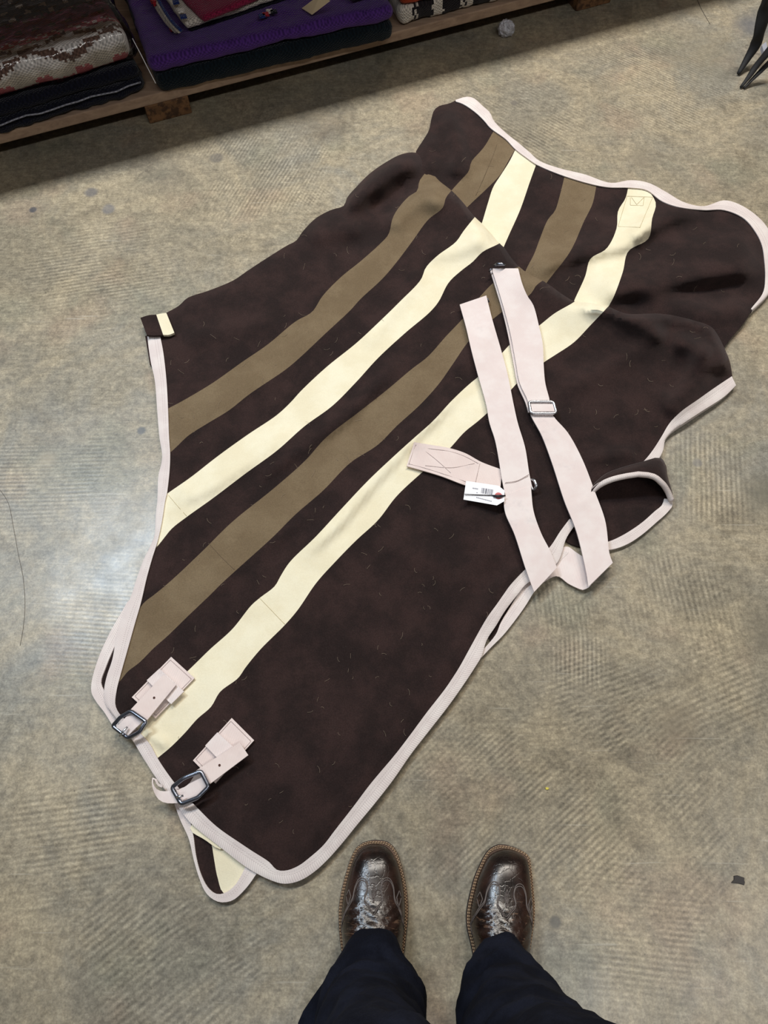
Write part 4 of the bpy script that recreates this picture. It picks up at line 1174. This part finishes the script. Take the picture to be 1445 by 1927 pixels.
# ================================================================== PERSON: BOOTS AND JEANS
person = empty('person', at(828, 1760, 0), 'person standing in dark jeans and brown square toe cowboy boots', 'person')
def build_boot(left_px, right_px, toe_px, back_px, side):
    """left/right outlines of the sole run from toe to instep."""
    zs = .013
    toe = at(*toe_px, zs); back = at(*back_px, zs)
    ax = (back - toe); ax[2] = 0; ax /= np.linalg.norm(ax); lat = np.array([-ax[1], ax[0], 0])   # lat: +x side
    if lat[0] < 0: lat = -lat
    def conv(px):
        q = np.array([at(x, y, zs) for x, y in px]) - toe
        return q @ ax, q @ lat
    sl_, ul = conv(left_px); sr, ur = conv(right_px)
    top = min(sl_.min(), sr.min())
    sl_ = sl_ - top; sr = sr - top; toe = toe + ax * top
    midu = (ul[-1] + ur[-1]) / 2
    ext = [(.215, .038), (.235, .034), (.26, .036), (.285, .035), (.298, .026), (.303, .012), (.305, .001)]
    sl_ = np.concatenate([sl_, [e[0] for e in ext]]); ul = np.concatenate([ul, [midu - e[1] for e in ext]])
    sr = np.concatenate([sr, [e[0] for e in ext]]); ur = np.concatenate([ur, [midu + e[1] for e in ext]])
    o = np.argsort(sl_); sl_, ul = sl_[o], ul[o]; o = np.argsort(sr); sr, ur = sr[o], ur[o]
    stn = np.concatenate([np.array([0, .0008, .0025, .005, .009]), np.linspace(.014, .29, 48), [.297, .302, .305]])
    Lw = np.interp(stn, sl_, ul); Rw = np.interp(stn, sr, ur)
    def smooth(a):
        b = a.copy()
        for _ in range(3): b[2:-2] = (b[1:-3] + 2*b[2:-2] + b[3:-1]) / 4
        b[:8] = a[:8]
        return b
    Lw, Rw = smooth(Lw), smooth(Rw)
    root = person
    def P(s, u, z):
        p = toe + ax*s + lat*u; return np.array([p[0], p[1], z])
    ring = [(s, l) for s, l in zip(stn, Lw)] + [(s, r) for s, r in list(zip(stn, Rw))[::-1]]
    def plate(name, inset, z0, z1, mat, parent, smin=0, smax=1):
        cu = (Lw + Rw) / 2
        lo, hi = [], []
        cs = np.array([.15, 0])
        pts = []
        for (s, u) in ring:
            if s < smin or s > smax: continue
            c = np.interp(s, stn, cu)
            hw = abs(u - c); k = max(0, 1 - inset / max(hw, 1e-4)) if hw > inset else 0.0
            ss = s + (inset if s < .02 else 0) * (1 - s/.02 if s < .02 else 0)
            pts.append((ss, c + (u - c) * k))
        n = len(pts)
        V = [P(s, u, z0) for s, u in pts] + [P(s, u, z1) for s, u in pts]
        Fc = [tuple(range(n)), tuple(range(2*n-1, n-1, -1))] + [((i+1) % n, i, n+i, n+(i+1) % n) for i in range(n)]
        return mesh_obj(name, V, Fc, mat, parent, False)
    boot = mesh_obj('boot', *upper_mesh(P, stn, Lw, Rw), M['leather'], root)
    plate('outsole', 0.0, .003, .0085, M['sole'], boot)
    plate('welt', .0008, .0085, .0125, M['welt'], boot, 0, .235)
    plate('heel', .002, 0.0, .0035, M['sole'], boot, .235, .31)
    # welt stitching: two rows of short stitches
    mb = Mesh()
    fw = [(s, l, r) for s, l, r in zip(np.linspace(.0015, .2, 400), np.interp(np.linspace(.0015, .2, 400), stn, Lw), np.interp(np.linspace(.0015, .2, 400), stn, Rw))]
    for ins in (.0020, .0044):
        path = [(s + max(0, ins*(1 - s/.016)), l + ins) for s, l, r in fw][::-1] + [(s + max(0, ins*(1 - s/.016)), r - ins) for s, l, r in fw]
        Q = np.array([P(s, u, .0130) for s, u in path])
        LL = np.concatenate([[0], np.cumsum(np.linalg.norm(np.diff(Q, axis=0), axis=1))])
        d = 0.0
        while d < LL[-1] - .003:
            seg = np.array([[np.interp(t, LL, Q[:, k]) for k in range(3)] for t in (d, d + .0017, d + .0034)])
            seg[1, 2] += .0006
            mb.tube(seg, .0009, 4); d += .0046
    w_ = mb.build('welt_stitching', M['welt_thread'], boot); w_['kind'] = 'stuff'
    # wing-tip overlay stitching on the vamp
    surf = upper_surface(P, stn, Lw, Rw)
    main = [(-.052, .135), (-.047, .112), (-.041, .098), (-.034, .086), (-.031, .070), (-.024, .058), (-.015, .059), (-.011, .072), (-.015, .086), (-.007, .096), (0, .105),
            (.007, .096), (.015, .085), (.011, .071), (.015, .058), (.024, .057), (.031, .068), (.034, .085), (.041, .097), (.047, .112), (.052, .135)]
    mb = Mesh()
    for k, sc in ((0, 1.0), (1, 1.0)):
        ln = S_(main, n=90)
        mb.tube([surf(s + .0034*k + 0*u, u) for u, s in ln], .0009, 4)
    for cx, cy, rx, ry in ((0, .079, .0045, .013), (0, .079, .0022, .007), (-.041, .086, .005, .011), (.041, .086, .005, .011)):
        dm = [(cx, cy - ry), (cx + rx*.8, cy - ry*.15), (cx, cy + ry), (cx - rx*.8, cy - ry*.15), (cx, cy - ry)]
        pts = []
        for a, b in zip(dm[:-1], dm[1:]):
            for t in np.linspace(0, 1, 6): pts.append(((1-t)*a[0] + t*b[0], (1-t)*a[1] + t*b[1]))
        mb.tube([surf(s, u) for u, s in pts], .0008, 4)
    mb.build('wing_stitching', M['vamp_thread'], boot)
    # shaft hidden by the trouser leg
    mb = Mesh()
    cc = P(.228, midu, 0)
    mb.tube([cc + np.array([0, -.0, z]) for z in (.05, .10, .16, .22, .28)], [.038, .040, .043, .045, .046], 20)
    mb.build('shaft', M['leather'], boot)
    return boot
PH_S = np.array([.0, .0062, .0075, .010, .014, .020, .030, .045, .065, .085, .11, .135, .16, .185, .21, .25, .285, .30, .305])
PH_H = np.array([0, 0, .006, .0125, .0195, .026, .0325, .0375, .0415, .046, .054, .065, .081, .098, .108, .104, .09, .06, .0])
_ps = np.linspace(0, .305, 400); _ph = np.interp(_ps, PH_S, PH_H)
for _ in range(30): _ph[14:-20] = (_ph[13:-21] + 2*_ph[14:-20] + _ph[15:-19]) / 4
def profile_h(s): return np.interp(s, _ps, _ph)
def half(s, stn, Lw, Rw):
    l, r = np.interp(s, stn, Lw), np.interp(s, stn, Rw); c = (l + r) / 2
    ins = np.interp(s, [0, .1, .2, .24, .31], [.0062, .0058, .004, .002, .002])
    hw = max((r - l) / 2 - ins, .0005)
    if s < .03:                                   # square toe keeps its corners inside the welt
        s2 = max(s - .006, 0); l2, r2 = np.interp(s2, stn, Lw), np.interp(s2, stn, Rw); hw = min(hw, max((r2 - l2)/2 - .0045, .0005))
    return c, hw
def upper_pt(P, s, th, stn, Lw, Rw):
    c, hw = half(s, stn, Lw, Rw); h = profile_h(s)
    e = np.interp(s, [0, .05, .12, .2], [.66, .74, .85, .92])
    cs, sn = math.cos(th), math.sin(th)
    u = c + hw * math.copysign(abs(cs)**e, cs); z = .0125 + h * abs(sn)**.82
    # instep wrinkles
    wr = np.interp(s, [.085, .105, .15, .19], [0, 1, 1, .3])
    z += wr * sn * .0022 * math.sin(s*430 + 9*math.sin(u*46) + 3*u*80)
    z += wr * sn * .0016 * noise.noise(Vector((u*70, s*110, c*40)))
    return P(s, u, z)
def upper_mesh(P, stn, Lw, Rw):
    ss = np.concatenate([np.linspace(.0063, .03, 20), np.linspace(.034, .30, 90), [.304]])
    nth = 33; V = []
    for s in ss:
        for k in range(nth): V.append(upper_pt(P, s, math.pi * k / (nth-1), stn, Lw, Rw))
    F_ = [(i*nth+k, (i+1)*nth+k, (i+1)*nth+k+1, i*nth+k+1) for i in range(len(ss)-1) for k in range(nth-1)]
    # orient upward
    a, b, c = (np.array(V[j]) for j in F_[len(F_)//2][:3])
    if np.cross(b-a, c-a)[2] < 0: F_ = [f[::-1] for f in F_]
    return V, F_
def upper_surface(P, stn, Lw, Rw):
    def f(s, u):
        c, hw = half(s, stn, Lw, Rw); e = np.interp(s, [0, .05, .12, .2], [.66, .74, .85, .92])
        x = max(-.995, min(.995, u / hw)); cs = math.copysign(abs(x)**(1/e), x)
        p = upper_pt(P, s, math.acos(cs), stn, Lw, Rw); p = p.copy(); p[2] += .0006; return p
    return f
bootL = build_boot([(708, 1580), (697, 1581), (685, 1584), (677, 1589), (670, 1595), (663, 1606), (657, 1620), (648, 1650), (641, 1679), (637, 1705), (636, 1719), (637, 1750), (641, 1787)],
                   [(708, 1580), (718, 1581), (728, 1583), (736, 1588), (742, 1594), (749, 1608), (756, 1628), (762, 1652), (766, 1673), (769, 1713), (768, 1730), (766, 1744), (762, 1787)],
                   (708, 1580), (703, 1780), -1)
bootL['label'] = 'dark brown glossy square toe leather boot'
bootR = build_boot([(950, 1589), (941, 1588), (932, 1591), (924, 1595), (916, 1603), (909, 1614), (892, 1651), (881, 1696), (877, 1719), (878, 1747), (885, 1772), (890, 1795)],
                   [(950, 1589), (966, 1593), (978, 1598), (989, 1604), (996, 1610), (999, 1618), (1003, 1651), (1007, 1696), (1008, 1715), (1007, 1730), (1003, 1760), (1000, 1781)],
                   (950, 1589), (944, 1790), 1)
bootR['label'] = 'dark brown glossy square toe leather boot'

# jeans: both legs and the hips as one garment
def leg_rings(spec, seed, lump=None):
    """spec rows: height, centre x, centre y, half width, half depth; front hem rides higher than the back."""
    sp = np.array(spec); zz = np.concatenate([np.linspace(sp[0, 0], .5, 60), np.linspace(.52, sp[-1, 0], 14)])
    nt = 48; V = []
    for ri, z in enumerate(zz):
        cx, cy, rx, ry = (np.interp(z, sp[:, 0], sp[:, k]) for k in (1, 2, 3, 4))
        for k in range(nt):
            w = 2*math.pi*k/nt
            ux, uy = math.cos(w), math.sin(w)
            hem = (.062 if uy > 0 else .03) * uy * max(0, 1 - (z - sp[0, 0]) / .18)    # tilt of the lower rings
            zz_ = z + hem
            wr = .0024*math.sin(z*80 + 3.4*math.sin(w*1.3 + seed) + 5*noise.noise(Vector((ux, uy, z*5 + seed)))) * (1 if z > .14 else .4)
            wr += .009*noise.noise(Vector((ux*1.5 + seed, uy*1.5, z*11 + ux*1.2))) + .003*noise.noise(Vector((ux*4 + seed, uy*4, z*40)))
            x = cx + (rx + wr)*ux; y = cy + (ry + wr)*uy
            if lump:
                g = max(0, math.cos(w - lump[0]))**7 * math.exp(-((z - lump[2]) / lump[3])**2)
                x += lump[1]*g*math.cos(lump[0]); y += lump[1]*g*math.sin(lump[0])
            V.append((x, y, zz_))
    F_ = [(i*nt+k, i*nt+(k+1) % nt, (i+1)*nt+(k+1) % nt, (i+1)*nt+k) for i in range(len(zz)-1) for k in range(nt)]
    return V, F_
mj = Mesh()
mj.add(*leg_rings([(.055, -.016, -.218, .064, .100), (.09, -.016, -.222, .070, .098), (.16, -.020, -.235, .076, .092), (.25, -.020, -.238, .074, .085), (.40, -.012, -.240, .072, .085), (.55, .005, -.245, .085, .10), (.80, .010, -.31, .10, .12), (.86, .01, -.32, .10, .13)], 0.7, (math.radians(196), .095, .035, .03)))
mj.add(*leg_rings([(.055, .172, -.226, .056, .104), (.09, .174, -.228, .064, .100), (.16, .176, -.236, .078, .094), (.25, .174, -.240, .078, .088), (.40, .172, -.240, .078, .088), (.55, .175, -.245, .088, .10), (.80, .175, -.31, .10, .12), (.86, .175, -.32, .10, .13)], 3.1))
nt = 40; V = []
for z, rx, ry in ((.74, .17, .10), (.80, .19, .125), (.90, .185, .13), (1.0, .165, .115), (1.02, .02, .01)):
    for k in range(nt): w = 2*math.pi*k/nt; V.append((.092 + rx*math.cos(w), -.33 + ry*math.sin(w), z))
mj.add(V, [(i*nt+k, i*nt+(k+1) % nt, (i+1)*nt+(k+1) % nt, (i+1)*nt+k) for i in range(4) for k in range(nt)])
jeans = mj.build('jeans', M['denim'], person); jeans['label'] = 'dark navy jeans falling over the boots'

# ================================================================== SMALL THINGS
# crumpled foil ball by the rack
V, Fc = [], []
nu, nv = 22, 14
cf = at(951, 66, 0)
for j in range(nv + 1):
    ph = math.pi * j / nv
    for i in range(nu):
        w = 2*math.pi*i/nu
        d = Vector((math.sin(ph)*math.cos(w), math.sin(ph)*math.sin(w), math.cos(ph)))
        r = .0225 * (1 + .30*abs(noise.noise(d*2.6)) - .25*abs(noise.noise(d*5 + Vector((3, 1, 2)))) + .12*noise.noise(d*11))
        V.append((cf[0] + r*d.x*1.08, cf[1] + r*d.y, max(0.0002, .019 + r*d.z)))
for j in range(nv):
    for i in range(nu): Fc.append((j*nu+i, (j+1)*nu+i, (j+1)*nu+(i+1) % nu, j*nu+(i+1) % nu))
ball = mesh_obj('foil_ball', V, Fc, M['foil'], None, False)
tag(ball, 'crumpled ball of white foil on the dark floor by the rack', 'foil')

# black leather strap ends reaching the floor at the right
ROOT = np.array([1.55, 2.62, .42])
def strap_end(pts, widths, label):
    path = S_(np.array(pts), n=26); wd = np.interp(np.linspace(0, 1, 26), np.linspace(0, 1, len(widths)), widths)
    mb = Mesh(); mb.tube(path, wd, 10, flat=.55)
    o = mb.build('leather_strap', M['blackleather'], None)
    tag(o, label, 'strap', 'black leather straps hanging to the floor')
strap_end([at(1389, 139, .006), at(1407, 109, .03), at(1422, 83, .06), at(1431, 52, .10), at(1440, 8, .15), at(1452, -60, .24)], [.005, .011, .019, .02, .019, .019], 'black leather strap with a single broad tapered tip, set apart from the other two')
strap_end([at(1393, 165, .004), at(1408, 146, .022), at(1423, 124, .045), at(1445, 98, .08), at(1475, 60, .13), at(1500, 0, .22)], [.0035, .0085, .012, .013, .013, .013], 'black leather strap of the close pair, the thicker one')
strap_end([at(1400, 166, .004), at(1412, 153, .014), at(1428, 137, .03), at(1446, 119, .05), at(1476, 90, .09), at(1506, 40, .17)], [.003, .006, .0085, .009, .009, .009], 'black leather strap of the close pair, the thinner one')
mb = Mesh()
a, b, c, d = at(1430, 92, .0), at(1438, 86, .0), at(1441, 101, .0), at(1434, 107, .0)
mb.add([a, b, c, d] + [p + np.array([0, 0, .012]) for p in (a, b, c, d)], [(3,2,1,0), (4,5,6,7), (0,1,5,4), (1,2,6,5), (2,3,7,6), (3,0,4,7)])
mb.build('paper_scrap', mat_plain('grey_paper', rgb(150, 152, 162), .6), None, False)
tag(bpy.data.objects['paper_scrap'], 'pale grey scrap on the floor behind the black straps', 'scrap')

# flakes of dark rubber on the floor
def flake(px, py, r, label, seed, mat):
    c = at(px, py); rg = random.Random(seed); n = 12
    V = []
    for z in (0.0, .0022):
        for k in range(n):
            rad = r * (.55 + .6*rg.random()) if z == 0 else None
            w = 2*math.pi*k/n
            if z == 0: V.append((c[0] + 1.4*rad*math.cos(w), c[1] + .75*rad*math.sin(w), 0))
            else: v = V[k]; V.append((c[0] + (v[0]-c[0])*.9, c[1] + (v[1]-c[1])*.9, z))
    F_ = [tuple(range(n, 2*n))] + [(k, (k+1) % n, n+(k+1) % n, n+k) for k in range(n)]
    o = mesh_obj('floor_scrap', V, F_, mat, None, False); tag(o, label, 'scrap', 'little scraps lying on the concrete')
flake(1389, 1656, .0105, 'dark ragged rubber scrap on bare concrete to the side of the boots', 3, M['scrap'])
flake(1029, 1484, .0028, 'tiny yellow speck on the concrete in front of the boots', 5, mat_plain('yellow_speck', rgb(214, 200, 90), .8))
# fine crack and thread on the floor
mb = Mesh()
mb.tube([(*at(x, y)[:2], .0004) for x, y in S_([(-5, 915), (15, 945), (25, 990), (34, 1040), (44, 1090), (47, 1140), (44, 1180), (38, 1215)], 8)], .00045, 4)
th_ = mb.build('loose_thread', mat_plain('grey_hair', rgb(104, 98, 92), .7), None)
tag(th_, 'long dark thread lying in a curve on bare concrete', 'thread')
mb = Mesh()
mb.tube([(*at(x, y)[:2], .0001) for x, y in S_([(1312, 0), (1320, 18), (1328, 32), (1336, 46)], 6)], .0009, 4)
mb.build('crack', mat_plain('crack_dark', rgb(54, 48, 42), .9), fl)
